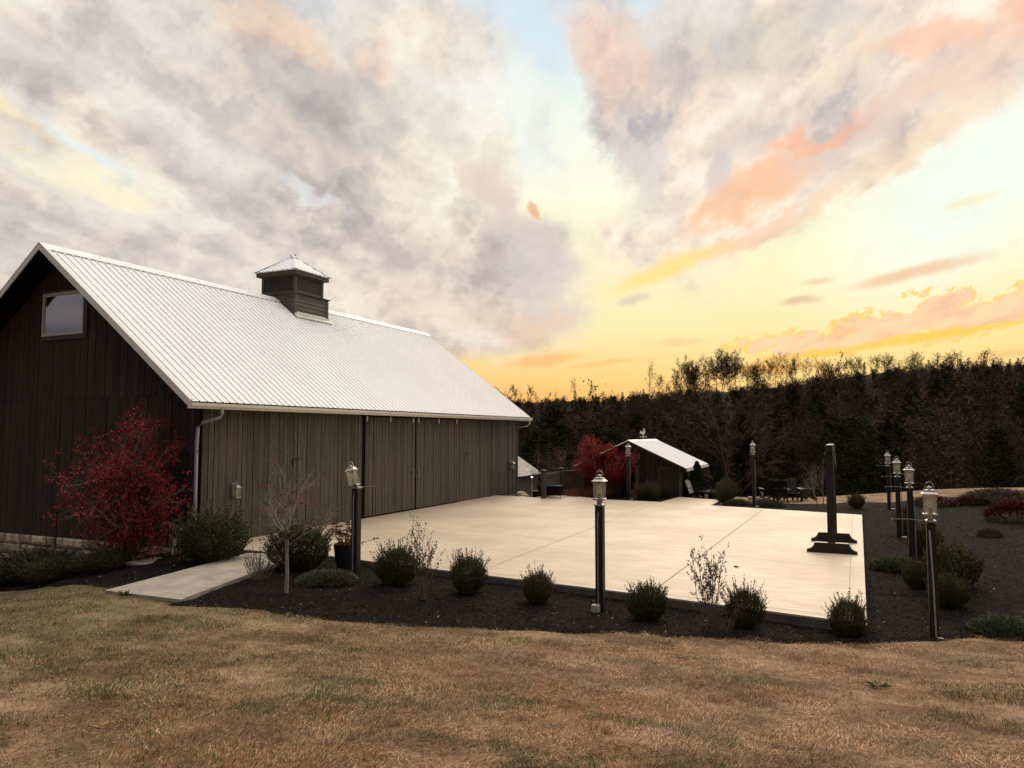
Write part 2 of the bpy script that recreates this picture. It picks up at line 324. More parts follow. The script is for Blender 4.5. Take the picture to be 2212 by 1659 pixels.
def f_conc(T, p):
    co_ = T.new('ShaderNodeTexCoord').outputs['Object']
    st = T.noise(T.mapping(co_, rot=(0, 0, R(9)), scale=(.55, 9.0, 1)), 2.2, 6, .62)
    st2 = T.noise(T.mapping(co_, rot=(0, 0, R(7)), scale=(.9, 22, 1)), 3.0, 4, .6)
    big = T.noise(co_, .35, 4, .55); blot = T.noise(co_, 1.3, 6, .65)
    col = T.mix(T.rng(big, .36, .64), (.47, .365, .258, 1), (.62, .50, .37, 1))
    col = T.mix(T.m('MULTIPLY', T.rng(st, .36, .62), .65), col, (.40, .310, .220, 1))
    col = T.mix(T.m('MULTIPLY', T.rng(st2, .50, .66), .40), col, (.68, .565, .43, 1))
    col = T.mix(T.m('MULTIPLY', T.rng(blot, .54, .72), .4), col, (.40, .29, .21, 1))
    T.put(p.inputs['Base Color'], col); p.inputs['Specular IOR Level'].default_value = .45
    T.put(p.inputs['Roughness'], T.rng(st, .3, .7, .42, .62))
    b = T.new('ShaderNodeBump', {'Height': st2, 'Strength': .10, 'Distance': .004}); T.put(p.inputs['Normal'], b.outputs[0])
M_conc = mat('broomed_concrete', f_conc)
M_walk = simple('walk_concrete', (.29, .25, .20), .7, var=.16, scale=2.2, c2=(.33, .285, .23))
M_joint = simple('joint_dark', (.42, .33, .24), .9, var=.2)  # joint strips, a little darker than the concrete
M_jointl = simple('joint_pale', (.66, .55, .42), .6, var=.1)
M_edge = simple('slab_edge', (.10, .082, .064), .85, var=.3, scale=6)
def f_ground(T, p):
    geo = T.new('ShaderNodeNewGeometry').outputs['Position']
    s = T.new('ShaderNodeSeparateXYZ', {0: geo})
    rad = T.v('LENGTH', T.v('MULTIPLY', geo, (1, 1, 0)), out=1)
    a = T.noise(T.mapping(geo, rot=(0, 0, R(25)), scale=(1, 1.7, 1)), .9, 6, .65); b = T.noise(geo, 7, 6, .7)
    g = T.noise(geo, 1.1, 4, .6)
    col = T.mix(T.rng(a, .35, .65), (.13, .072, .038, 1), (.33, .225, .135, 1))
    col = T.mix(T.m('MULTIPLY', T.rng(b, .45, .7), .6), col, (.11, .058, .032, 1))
    gm = T.m('MULTIPLY', T.rng(g, .56, .70), .35)
    gl = T.m('MULTIPLY', T.rng(s.outputs[0], -5.0, -13.0), .55)
    col = T.mix(T.m('MAXIMUM', gm, gl), col, (.075, .078, .028, 1))
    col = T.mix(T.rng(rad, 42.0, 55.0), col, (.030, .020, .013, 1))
    T.put(p.inputs['Base Color'], col); p.inputs['Roughness'].default_value = .95; p.inputs['Specular IOR Level'].default_value = .15
    bp = T.new('ShaderNodeBump', {'Height': b, 'Strength': .6, 'Distance': .03}); T.put(p.inputs['Normal'], bp.outputs[0])
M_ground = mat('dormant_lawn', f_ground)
def f_mulch(T, p):
    geo = T.new('ShaderNodeNewGeometry').outputs['Position']
    a = T.noise(geo, 26, 6, .75); b = T.noise(geo, 1.1, 4, .6); c = T.noise(T.mapping(geo, scale=(1, 2.4, 1)), 60, 2, .5)
    col = T.mix(T.rng(a, .35, .68), (.0028, .0019, .0015, 1), (.016, .0105, .0080, 1))
    col = T.mix(T.m('MULTIPLY', T.rng(b, .4, .7), .5), col, (.017, .0115, .009, 1))
    col = T.mix(T.rng(c, .70, .76), col, (.11, .09, .075, 1))
    T.put(p.inputs['Base Color'], col); p.inputs['Roughness'].default_value = .95; p.inputs['Specular IOR Level'].default_value = .08
    bp = T.new('ShaderNodeBump', {'Height': a, 'Strength': .9, 'Distance': .04}); T.put(p.inputs['Normal'], bp.outputs[0])
M_mulch = mat('dark_mulch', f_mulch)
M_blade = attrmat('grass_blade', .7, .25)
M_chip = attrmat('bark_chip', .8)

# ------------------------------------------------------------------ mesh helpers
def tag(o, label=None, cat=None, group=None, kind=None):
    if label: o['label'] = label
    if cat: o['category'] = cat
    if group: o['group'] = group
    if kind: o['kind'] = kind
    return o
def empty(name, loc, label, cat, group=None, rz=0.0):
    o = bpy.data.objects.new(name, None); o.empty_display_size = .2; C.objects.link(o)
    o.location = loc; o.rotation_euler = (0, 0, rz)
    return tag(o, label, cat, group)
def npmesh(name, V, F, mats, mi=None, parent=None, smooth=False, col=None):
    """V (n,3); F (m,k) one face size, or a list of index tuples"""
    me = bpy.data.meshes.new(name); V = np.asarray(V, dtype=np.float32)
    if isinstance(F, np.ndarray):
        m, k = F.shape
        me.vertices.add(len(V)); me.vertices.foreach_set('co', V.ravel())
        me.loops.add(m*k); me.loops.foreach_set('vertex_index', F.astype(np.int32).ravel())
        me.polygons.add(m); me.polygons.foreach_set('loop_start', np.arange(0, m*k, k, dtype=np.int32))
        me.update(calc_edges=True)
    else:
        me.from_pydata([tuple(map(float, v)) for v in V], [], F); me.update()
    for mm in (mats if isinstance(mats, (list, tuple)) else [mats]): me.materials.append(mm)
    if mi is not None: me.polygons.foreach_set('material_index', np.asarray(mi, dtype=np.int32))
    if smooth: me.polygons.foreach_set('use_smooth', np.ones(len(me.polygons), dtype=bool))
    if col is not None:
        a = me.color_attributes.new('Col', 'FLOAT_COLOR', 'POINT'); a.data.foreach_set('color', np.asarray(col, np.float32).ravel())
    me.update()
    o = bpy.data.objects.new(name, me); C.objects.link(o); o.parent = parent
    return o
class MB:
    def __init__(s): s.V = []; s.F = []; s.I = []
    def add(s, vs, fs, mi=0):
        n = len(s.V); s.V += [tuple(v) for v in vs]; s.F += [tuple(i+n for i in f) for f in fs]; s.I += [mi]*len(fs); return s
    def box(s, x0, x1, y0, y1, z0, z1, mi=0):
        v = [(x, y, z) for z in (z0, z1) for y in (y0, y1) for x in (x0, x1)]
        return s.add(v, [(0, 2, 3, 1), (4, 5, 7, 6), (0, 1, 5, 4), (2, 6, 7, 3), (0, 4, 6, 2), (1, 3, 7, 5)], mi)
    def bevbox(s, x0, x1, y0, y1, z0, z1, b=.01, mi=0):
        """box with chamfered vertical edges and top"""
        def ring(i, z): return [(x0+i+b, y0+i, z), (x1-i-b, y0+i, z), (x1-i, y0+i+b, z), (x1-i, y1-i-b, z), (x1-i-b, y1-i, z), (x0+i+b, y1-i, z), (x0+i, y1-i-b, z), (x0+i, y0+i+b, z)]
        return s.rings([ring(0, z0), ring(0, z1-b), ring(b*.7, z1)], mi)
    def rings(s, rs, mi=0, cap=True):
        n = len(rs[0]); v = [p for r_ in rs for p in r_]; f = []
        for k in range(len(rs)-1):
            for i in range(n):
                j = (i+1) % n; f.append((k*n+i, k*n+j, (k+1)*n+j, (k+1)*n+i))
        if cap: f += [tuple(range(n-1, -1, -1)), tuple(range((len(rs)-1)*n, len(rs)*n))]
        return s.add(v, f, mi)
    def lathe(s, prof, c=(0, 0, 0), n=20, mi=0, cap=True):
        return s.rings([[(c[0]+r_*math.cos(2*math.pi*i/n), c[1]+r_*math.sin(2*math.pi*i/n), c[2]+z) for i in range(n)] for r_, z in prof], mi, cap)
    def sq(s, prof, c=(0, 0, 0), mi=0, cap=True):
        return s.rings([[(c[0]-h, c[1]-h, c[2]+z), (c[0]+h, c[1]-h, c[2]+z), (c[0]+h, c[1]+h, c[2]+z), (c[0]-h, c[1]+h, c[2]+z)] for h, z in prof], mi, cap)
    def tube(s, path, rad, n=8, mi=0):
        P_ = [np.array(p, float) for p in path]; rs = []
        rad = rad if isinstance(rad, (list, tuple)) else [rad]*len(P_)
        for i, p in enumerate(P_):
            t = (P_[min(i+1, len(P_)-1)] - P_[max(i-1, 0)]); t /= np.linalg.norm(t)+1e-9
            up = np.array((0, 0, 1.)) if abs(t[2]) < .9 else np.array((1., 0, 0))
            u = np.cross(up, t); u /= np.linalg.norm(u); w = np.cross(t, u)
            rs.append([tuple(p + rad[i]*(math.cos(2*math.pi*k/n)*u + math.sin(2*math.pi*k/n)*w)) for k in range(n)])
        return s.rings(rs, mi)
    def prism(s, poly, lo, hi, axis='y', mi=0):
        """poly in the two other axes, extruded along axis"""
        def mk(p, t): return {'y': (p[0], t, p[1]), 'x': (t, p[0], p[1]), 'z': (p[0], p[1], t)}[axis]
        n = len(poly); v = [mk(p, lo) for p in poly] + [mk(p, hi) for p in poly]
        f = [tuple(range(n)), tuple(range(2*n-1, n-1, -1))] + [(i, i+n, (i+1) % n + n, (i+1) % n) for i in range(n)]
        return s.add(v, f, mi)
    def build(s, name, mats, parent=None, smooth=False):
        o = npmesh(name, s.V, s.F, mats, s.I, parent)
        me = o.data
        import bmesh
        bm = bmesh.new(); bm.from_mesh(me); bmesh.ops.recalc_face_normals(bm, faces=bm.faces)
        if smooth:
            for f in bm.faces: f.smooth = True
            for e in bm.edges:
                if len(e.link_faces) == 2 and e.calc_face_angle(0) > R(38): e.smooth = False
        bm.to_mesh(me); bm.free()
        return o
def copy_tree(o, parent=None):
    c = o.copy(); C.objects.link(c); c.parent = parent
    for ch in list(o.children): copy_tree(ch, c)
    return c

make_sky()

# ------------------------------------------------------------------ ground heights
CP = [(0,0,1.05),(0,-6,1.5),(6,0,1.15),(5,5,.62),(-5,0,.86),(-5,5,.36),(0,5,.50),(3,6,.42),(-10,0,.5),(-10,5,.02),
 (-11.7,8.4,-.07),(-9.9,8.5,-.08),(-13.5,10,-.25),(-16,9.5,-.72),(-20,9,-1.25),(-26,10,-2.0),(-27,0,-1.2),(-21,12.6,-1.25),(-17.5,12.6,-.78),(-15,12.4,-.22),
 (-9,11,-.15),(-6,10,-.13),(-4,11,-.15),(-2,10.6,-.13),(0,11,-.17),(1,12,-.15),(2,12.4,-.15),(4,12,0),(8,12,.25),
 (1,18,-.12),(1,25,-.10),(4,17,0),(6,20,.12),(4,25,.0),(5,31,.15),(5.6,34.5,.26),(6.6,38.5,.3),(10,30,.45),(10,15,.3),(12,38,.4),
 (-5,15,-.14),(-10,16,-.14),(-13,20,-.14),(-5,22,-.14),(-12,27,-.14),(-2,27,-.12),(0,30,-.10),(-3,32,-.1),(-1.6,31.4,-.1),(-.1,32.6,-.05),(2.7,33.5,.1),
 (-9,31,-.1),(-7,34,-.15),(-9,37,-.25),(-12,31,-.25),(-15,33,-.5),(-20,40,-1.6),(-3.3,35.7,-.3),(-.7,37.3,-.2),(3.3,40,.0),
 (-2,43,-1.3),(4,46,-.9),(9,48,-.5),(-8,45,-1.6),(-25,22,-1.4),(-32,35,-2.5),(20,5,1.0),(20,25,.9),(22,42,.2),(0,-14,2.0),(-15,-10,1.0),(15,-10,1.9)]
def tps_fit(P):
    P = np.array(P, float); n = len(P); X = P[:, :2]
    r = np.linalg.norm(X[:, None]-X[None], axis=2); K = np.where(r > 0, r*r*np.log(r+1e-12), 0) + np.eye(n)*.8
    A = np.zeros((n+3, n+3)); A[:n, :n] = K; A[:n, n] = 1; A[:n, n+1:] = X; A[n, :n] = 1; A[n+1:, :n] = X.T
    w = np.linalg.solve(A, np.concatenate([P[:, 2], [0, 0, 0]]))
    return X, w
TX, TW = tps_fit(CP)
def vnoise(x, y, seed=0):
    """smooth value noise on numpy arrays"""
    xi, yi = np.floor(x).astype(np.int64), np.floor(y).astype(np.int64); fx, fy = x-xi, y-yi
    fx = fx*fx*(3-2*fx); fy = fy*fy*(3-2*fy)
    def h(a, b):
        q = (a*374761393 + b*668265263 + seed*1442695041) & 0xffffffff
        q = ((q ^ (q >> 13))*1274126177) & 0xffffffff
        return ((q ^ (q >> 16)) & 0xffff)/65535.0
    return (h(xi, yi)*(1-fx)+h(xi+1, yi)*fx)*(1-fy) + (h(xi, yi+1)*(1-fx)+h(xi+1, yi+1)*fx)*fy
def fbm(x, y, seed=0, o=4):
    s = 0; a = .5
    for k in range(o): s = s + a*vnoise(x*2**k, y*2**k, seed+k); a *= .5
    return s
RX = [-180, -90, -40, 0, 6.9, 10.4, 13.2, 15.9, 20.4, 23.5, 26.4, 34.7, 45, 90, 180]
RZ = [6, 6, 9, 12.3, 13.2, 14.1, 15.6, 16.1, 17.7, 19.7, 21.2, 22.4, 22, 12, 6]
def ridge_z(az): return np.interp(az, RX, RZ)
def ground(x, y):
    x = np.asarray(x, float); y = np.asarray(y, float); sh = x.shape; x = x.ravel(); y = y.ravel()
    r = np.hypot(x, y); near = np.zeros_like(x)
    xc = np.clip(x, -34, 24); yc = np.clip(y, -16, 50)
    for k in range(0, len(x), 20000):
        sl_ = slice(k, k+20000)
        d = np.hypot(xc[sl_, None]-TX[None, :, 0], yc[sl_, None]-TX[None, :, 1])
        n = len(TX)
        near[sl_] = (np.where(d > 0, d*d*np.log(d+1e-12), 0)@TW[:n]) + TW[n] + TW[n+1]*xc[sl_] + TW[n+2]*yc[sl_]
    near += (fbm(x*.8, y*.8, 3)-.47)*.05*np.clip((30-r)/20, .3, 1)
    az = np.degrees(np.arctan2(x*math.cos(YAW)+y*math.sin(YAW), -x*math.sin(YAW)+y*math.cos(YAW)))
    rz = ridge_z(az); t = np.clip((r-92)/(250-92), 0, 1); t = t*t*(3-2*t)*.35+t*.65
    far = -6.5 + (rz+6.5)*t + (fbm(x*.02, y*.02, 9)-.47)*9*np.clip((r-70)/60, 0, 1)*np.clip(1-np.abs(r-250)/400, 0, 1)*np.where((r > 225) & (r < 275), .25, 1)
    far = np.where(r > 275, far-(np.clip(r-275, 0, 300))*.05, far)
    b = np.clip((r-40)/34, 0, 1); b = b*b*(3-2*b)
    return (near*(1-b)+far*b).reshape(sh)
def gz(x, y): return float(ground(np.array([x]), np.array([y]))[0])

def make_terrain():
    rr = [0.0]
    while rr[-1] < 45: rr.append(rr[-1] + max(.22, rr[-1]*.016))
    while rr[-1] < 1500: rr.append(rr[-1]*1.045)
    rr = np.array(rr[1:]); n = 400; th = np.arange(n)*2*math.pi/n
    X = -2 + rr[:, None]*np.cos(th); Y = 8 + rr[:, None]*np.sin(th); Z = ground(X, Y)
    V = np.stack([X, Y, Z], -1).reshape(-1, 3); m = len(rr)
    i = np.arange(m-1)[:, None]*n; j = np.arange(n)[None]; jn = (j+1) % n
    F = np.stack([i+j, i+n+j, i+n+jn, i+jn], -1).reshape(-1, 4)
    c = len(V); V = np.vstack([V, [[-2, 8, gz(-2, 8)]]]); k = np.arange(n)
    F = np.vstack([F, np.stack([k*0+c, k, (k+1) % n, (k+1) % n], -1)])[:, :]
    F = [tuple(f) if f[2] != f[3] else tuple(f[:3]) for f in F.tolist()]
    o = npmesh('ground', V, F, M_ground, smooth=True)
    tag(o, 'dormant brown and green grassy ground rising to far hills', kind='structure')
make_terrain()

# ------------------------------------------------------------------ patio, walk, mulch
PATIO = [(-14.0, 14.05), (-12.9, 12.95), (-11.82, 12.99), (-10.35, 13.1), (-9.17, 12.90), (-4.0, 12.27), (-.40, 11.70), (.09, 11.58),
         (.16, 26.87), (-4.89, 28.07), (-4.83, 30.36), (-6.70, 31.20), (-6.87, 28.62), (-9.03, 28.72), (-10.0, 29.25), (-11.38, 30.2), (-11.57, 28.20), (-12.75, 28.68), (-14.0, 28.65)]
def sdist(x, y, poly):
    """signed distance, positive inside"""
    x = np.asarray(x, float); y = np.asarray(y, float); d = np.full(x.shape, 1e9); ins = np.zeros(x.shape, bool)
    n = len(poly)
    for k in range(n):
        ax, ay = poly[k]; bx, by = poly[(k+1) % n]; ex, ey = bx-ax, by-ay
        t = np.clip(((x-ax)*ex+(y-ay)*ey)/(ex*ex+ey*ey+1e-12), 0, 1)
        d = np.minimum(d, np.hypot(x-ax-t*ex, y-ay-t*ey))
        c = ((ay > y) != (by > y)) & (x < (bx-ax)*(y-ay)/(by-ay+1e-12)+ax); ins ^= c
    return np.where(ins, d, -d)
def make_patio():
    b = MB(); n = len(PATIO)
    b.add([(x, y, 0) for x, y in PATIO], [tuple(range(n))], 0)
    # thin arris then the shaded side
    for i in range(n):
        (x0, y0), (x1, y1) = PATIO[i], PATIO[(i+1) % n]
        b.add([(x0, y0, 0), (x1, y1, 0), (x1, y1, -.025), (x0, y0, -.025)], [(0, 1, 2, 3)], 0)
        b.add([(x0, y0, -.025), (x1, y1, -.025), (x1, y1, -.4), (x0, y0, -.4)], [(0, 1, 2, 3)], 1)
    def strip(p, q, w=.012, mi=2, z=.004):
        p, q = np.array(p), np.array(q); d = (q-p)/np.linalg.norm(q-p); nn = np.array((-d[1], d[0]))*w/2
        b.add([(*(p-nn), z), (*(q-nn), z), (*(q+nn), z), (*(p+nn), z)], [(0, 1, 2, 3)], mi)
    for p, q in [((-13.3, 18.75), (-.13, 16.2)), ((-13.3, 22.4), (-.13, 20.4)), ((-9.95, 13.4), (-9.6, 26.6)), ((-6.62, 12.88), (-6.9, 28.5)),
                 ((-6.9, 28.55), (-4.89, 28.0))]: strip(p, q, .012)
    strip((-3.14, 12.45), (-2.95, 27.45), .013, 2); strip((-3.165, 12.45), (-2.975, 27.45), .016, 3, .006)
    for p, q in [((-9.1, 13.12), (-4.0, 12.50)), ((-4.0, 12.50), (-.15, 11.90)), ((-.15, 11.90), (-.12, 26.7)), ((-13.3, 26.0), (-.13, 24.6))]: strip(p, q, .012)
    o = b.build('patio', [M_conc, M_edge, M_joint, M_jointl]); tag(o, 'broad pale broomed concrete patio beside the barn', kind='structure')
    b = MB(); A = [(-11.67, 8.72), (-9.92, 8.76), (-11.10, 12.97), (-12.35, 12.72)]
    zt = [-.02, -.02, -.012, -.012]
    b.add([(x, y, z) for (x, y), z in zip(A, zt)], [(0, 1, 2, 3)], 0)
    for i in range(4):
        j = (i+1) % 4; b.add([(*A[i], zt[i]), (*A[j], zt[j]), (*A[j], -.5), (*A[i], -.5)], [(0, 1, 2, 3)], 0)
    def L(p, q, w=.012):
        p, q = np.array(p), np.array(q); d = (q-p)/np.linalg.norm(q-p); nn = np.array((-d[1], d[0]))*w/2
        b.add([(*(p-nn), -.008), (*(q-nn), -.008), (*(q+nn), -.008), (*(p+nn), -.008)], [(0, 1, 2, 3)], 1)
    L((-11.55, 9.02), (-10.15, 9.05)); L((-11.75, 10.6), (-10.55, 10.75)); L((-11.6, 9.02), (-12.2, 12.6))
    o = b.build('walkway', [M_walk, M_joint]); tag(o, 'short pale concrete walk running from the lawn to the patio', kind='structure')
make_patio()
BEDS = [[(-9.95, 8.75), (-9.2, 8.85), (-8.49, 9.0), (-7.34, 8.80), (-5.86, 8.95), (-4.6, 9.4), (-3.26, 9.86), (-1.47, 10.52), (-.34, 11.0), (.91, 11.75), (2.08, 12.45), (3.4, 13.2), (5.5, 14.5),
         (8.5, 17), (11, 24), (10.5, 31), (5.9, 34.2), (5.3, 34.7), (3.75, 34.0), (2.7, 33.4), (1.16, 32.1), (.66, 32.0), (-.14, 32.4), (-.95, 31.4), (-1.61, 31.1), (-3.4, 30.6), (-4.6, 31.9), (-6.4, 33.0),
         (-6.3, 31.3), (-4.6, 30.6), (-4.6, 27.8), (-.2, 26.6), (-.2, 12.0), (-4, 12.6), (-9.2, 13.3), (-11.3, 13.2)],
        [(-12.3, 13.1), (-13.9, 14.3), (-14.1, 12.9), (-22, 12.9), (-22, 11.2), (-18.5, 10.6), (-15.5, 10.1), (-13.5, 9.7), (-11.6, 8.9)],
        [(-14.2, 28.3), (-14.2, 30.9), (-12, 31.4), (-6.6, 31.6), (-6.6, 31.0), (-6.9, 28.4)]]
def bed_sd(x, y):
    s = np.full(np.shape(x), -1e9)
    for P_ in BEDS: s = np.maximum(s, sdist(x, y, P_))
    return s + (fbm(np.asarray(x)*2.2, np.asarray(y)*2.2, 5)-.47)*.35
def make_mulch():
    def patch(x0, x1, y0, y1, st):
        X, Y = np.meshgrid(np.arange(x0, x1+1e-6, st), np.arange(y0, y1+1e-6, st), indexing='ij')
        s = bed_sd(X, Y); Z = ground(X, Y)
        lump = (fbm(X*5, Y*5, 21)-.47)*.03 + (fbm(X*17, Y*17, 22, 3)-.44)*.022
        Z = Z + np.clip(s*.22+.008, -.10, .035) + lump*np.clip(s*4, 0, 1)
        ni, nj = X.shape; V = np.stack([X, Y, Z], -1).reshape(-1, 3)
        i = np.arange(ni-1)[:, None]*nj; j = np.arange(nj-1)[None]
        F = np.stack([i+j, i+nj+j, i+nj+j+1, i+j+1], -1).reshape(-1, 4)
        keep = (s.ravel()[F].max(1) > -.25) & (sdist(V[:, 0], V[:, 1], PATIO)[F].max(1) < .15)
        return V, F[keep]
    Vs, Fs, n = [], [], 0
    for p in [(-12.5, 4.5, 8.4, 14.6, .06), (-22.2, -12.5, 8.6, 14.6, .10), (-14.4, 11.4, 26.0, 35.4, .15), (-.4, 11.4, 14.6, 26.0, .12)]:
        V, F = patch(*p); Vs.append(V); Fs.append(F+n); n += len(V)
    o = npmesh('mulch_bed', np.vstack(Vs), np.vstack(Fs), M_mulch, smooth=True)
    tag(o, 'dark shredded mulch of the planting beds round the patio', kind='structure')
make_mulch()

# ------------------------------------------------------------------ barn
XW, XR, YN, YF = -14.0, -19.2, 12.80, 30.85
XE, ZE, ZR = -13.6, 3.38, 7.60
YO0, YO1 = 12.12, 31.45
SL = (ZR-ZE)/(XE-XR)
def roofz(x): return ZR - abs(x-XR)*SL
rs = random.Random(11)
def boards(b, fixed, lo, hi, z0, z1, axis, wmin=.13, wmax=.24, th=.025, out=1, jz=.0, mi=0, topf=None):
    """vertical boards along an axis; out=+1/-1 is the outward direction of the fixed coordinate"""
    t = lo
    while t < hi-.02:
        w = min(rs.uniform(wmin, wmax), hi-t); g = rs.choice((.009, .014, .018, .026))
        dz = rs.uniform(-jz, jz); d = th + rs.uniform(-.008, .009)
        a0, a1 = sorted((fixed, fixed+out*d)); zt0 = topf(t) if topf else z1; zt1 = topf(t+w-g) if topf else z1
        if axis == 'y': b.box(a0, a1, t, t+w-g, z0+dz, z1, mi)
        else: b.prism([(t, z0+dz), (t+w-g, z0+dz), (t+w-g, zt1), (t, zt0)], a0, a1, 'y', mi)
        t += w
def make_barn():
    B = empty('barn', (XR, (YN+YF)/2, 0), 'long brown board barn with white ribbed metal roof and rooftop cupola', 'barn')
    inv = lambda o: setattr(o, 'location', (-B.location.x, -B.location.y, 0)) or o
    P = lambda b, name, mats, parent=B, **k: (inv(b.build(name, mats, parent, **k)) if parent is B else b.build(name, mats, parent, **k))
    # walls ---------------------------------------------------------
    b = MB(); boards(b, XW, YN+.03, YF, -.04, 3.30, 'y', .15, .25, jz=.012)
    b.box(XW-.06, XW-.002, YN+.03, YF, -.05, 3.32, 1)
    b.box(XW-.04, XW+.05, YF-.05, YF+.02, -.05, 3.2, 0)
    side = P(b, 'side_wall', [M_board, M_dark])
    b = MB()     # hinge straps left in the boards
    for y, z in ((15.92, 1.93), (25.9, 1.86)):
        b.prism([(y, z-.16), (y+.02, z-.16), (y+.02, z), (y+.36, z), (y+.36, z+.018), (y, z+.018)], XW+.03, XW+.04, 'x'); P(b, 'old_hinge', [M_dark]); b = MB()
    b = MB(); JZ = 3.55
    def tf(x): return roofz(x)-.14
    boards(b, YN, -24.4, XW-.01, -.05, 3.1, 'x', .18, .30, out=-1, jz=.01, topf=lambda x: min(JZ, tf(x)))
    boards(b, YN, -23.85, -14.55, JZ+.008, 7, 'x', .16, .30, out=-1, topf=lambda x: max(JZ+.01, tf(x)))
    b.prism([(-24.4, -.05), (XW-.01, -.05), (XW-.01, tf(XW)), (XR, tf(XR)), (-24.4, tf(-24.4))], YN+.002, YN+.08, 'y', 1)
    b.prism([(-24.4, -.05), (XW-.01, -.05), (XW-.01, tf(XW)), (XR, tf(XR)), (-24.4, tf(-24.4))], YF-.08, YF, 'y', 0)
    b.box(-24.4, -24.34, YN+.08, YF-.08, -.6, 3.2, 0)
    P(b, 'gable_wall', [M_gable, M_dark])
    # stone foundation ------------------------------------------------
    b = MB(); b.box(-24.4, XW-.12, YN+.03, YN+.3, -2.2, -.06, 1)
    z = -.06; 
    while z > -1.6:
        h = rs.uniform(.17, .30); x = -24.4 + rs.uniform(0, .3)
        while x < XW-.3:
            w = min(rs.uniform(.22, .78), XW-.14-x); k = rs.uniform(-.03, .03); r1 = [rs.uniform(0, .075) for _ in range(8)]
            x0, x1, z0, z1 = x+.014, x+w-.014, z-h+.012+rs.uniform(-.035, .03), z-.012-rs.uniform(0, .05)*(z < -.07); yb = YN+.035; yf = YN-.05-rs.uniform(0, .05)
            back = [(x0, yb, z0), (x1, yb, z0), (x1, yb, z1), (x0, yb, z1)]
            mid = [(x0, yf+.03, z0), (x1, yf+.03, z0+k*.3), (x1, yf+.03, z1), (x0, yf+.03, z1+k*.3)]
            fr = [(x0+.03+r1[0], yf, z0+.02+r1[1]), (x1-.03-r1[2], yf, z0+.02+r1[3]), (x1-.03-r1[4], yf, z1-.02-r1[5]), (x0+.03+r1[6], yf, z1-.02-r1[7]*.5)]
            b.rings([back, mid, fr]); x += w
        z -= h
    P(b, 'foundation', [M_stone, M_stone_m])
    b = MB(); b.box(XW-.25, XW, YN+.05, YF, -1.2, -.06); P(b, 'footing', [M_stone_m])
    # roof ------------------------------------------------------------
    ex, ez = XE, ZE
    for s_ in (1, -1):
        b = MB(); L0 = (XR+s_*(XE-XR)); y = YO0
        nx, nz = SL/math.hypot(1, SL)*s_, 1/math.hypot(1, SL)
        pit = .23
        prof = [(0, 0), (.012, .028), (.036, .028), (.048, 0), (.125, 0), (.131, .005), (.147, .005), (.153, 0)]
        ys = []
        while y < YO1-.01:
            for dy, h in prof:
                if y+dy < YO1: ys.append((y+dy, h))
            y += pit
        ys.append((YO1, 0))
        vs = []
        for yy, h in ys:
            vs += [(L0+nx*h, yy, ZE+nz*h), (XR+s_*.03+nx*h, yy, ZR-.03*SL+nz*h)]
        fs = [(2*i, 2*i+2, 2*i+3, 2*i+1) for i in range(len(ys)-1)]
        b.add(vs, fs, 0)
        n0 = len(ys)*2                           # underside sheet
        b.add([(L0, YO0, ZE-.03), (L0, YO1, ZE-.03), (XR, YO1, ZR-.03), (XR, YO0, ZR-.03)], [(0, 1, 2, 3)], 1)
        if s_ == 1:
            y = YO0+.09
            while y < YO1-.1:
                for k in range(8):
                    t = (k+.35)/8; x = XE+(XR-XE)*t; z = ZE+(ZR-ZE)*t; e = .010
                    u = (-1/math.hypot(1, SL), SL/math.hypot(1, SL))
                    c0 = (x+nx*.012, z+nz*.012)
                    b.add([(c0[0]-u[0]*e, y-e, c0[1]-u[1]*e), (c0[0]+u[0]*e, y-e, c0[1]+u[1]*e), (c0[0]+u[0]*e, y+e, c0[1]+u[1]*e), (c0[0]-u[0]*e, y+e, c0[1]-u[1]*e)], [(0, 1, 2, 3)], 2)
                y += pit
        P(b, 'roof_panel', [M_roof, M_dark, M_screw])
    b = MB()
    for s_ in (1, -1):
        x1 = XR+s_*.26
        b.prism([(XR, ZR+.045), (x1, ZR+.045-.26*SL), (x1, ZR+.025-.26*SL), (XR, ZR+.022)], YO0-.02, YO1+.02, 'y')
    P(b, 'ridge_cap', [M_roof])
    b = MB()
    for s_ in (1, -1):
        xe = XR+s_*(XE-XR)
        for y0, y1 in ((YO0-.025, YO0), (YO1, YO1+.025)):
            b.prism([(xe, ZE+.03), (XR, ZR+.03), (XR, ZR-.15), (xe, ZE-.15)], y0, y1, 'y'); P(b, 'rake_trim', [M_white]); b = MB()
        b.prism([(xe, ZE+.044), (XR, ZR+.044), (XR, ZR+.034), (xe, ZE+.034)], YO0-.03, YO0+.10, 'y')
        P(b, 'rake_cap', [M_white]); b = MB()
    b = MB()
    for s_ in (1, -1):
        xe = XR+s_*(XE-XR-.02)
        for y0, y1 in ((YO0, YN-.03), (YF+.02, YO1)):
            b.prism([(xe, ZE-.035), (XR, ZR-.035), (XR, ZR-.10), (xe, ZE-.10)], y0+.002, y1, 'y')
        x0, x1 = sorted((XR+s_*(XW-XR)+s_*.002, XR+s_*(XE-XR)-s_*.01)); b.box(x0, x1, YO0+.003, YO1-.003, ZE-.13, ZE-.10)
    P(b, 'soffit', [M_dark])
    # gutter and downspouts -----------------------------------------
    b = MB(); g0 = XE-.02
    b.prism([(g0, 3.345), (g0, 3.215), (g0+.07, 3.215), (g0+.10, 3.255), (g0+.125, 3.275), (g0+.13, 3.345), (g0+.118, 3.345), (g0+.112, 3.285), (g0+.012, 3.235), (g0+.012, 3.345)], YO0-.05, YO1+.05, 'y')
    b.prism([(g0, 3.36), (g0, 3.215), (g0+.07, 3.215), (g0+.10, 3.255), (g0+.125, 3.275), (g0+.13, 3.36)], YO0-.06, YO0-.05, 'y')
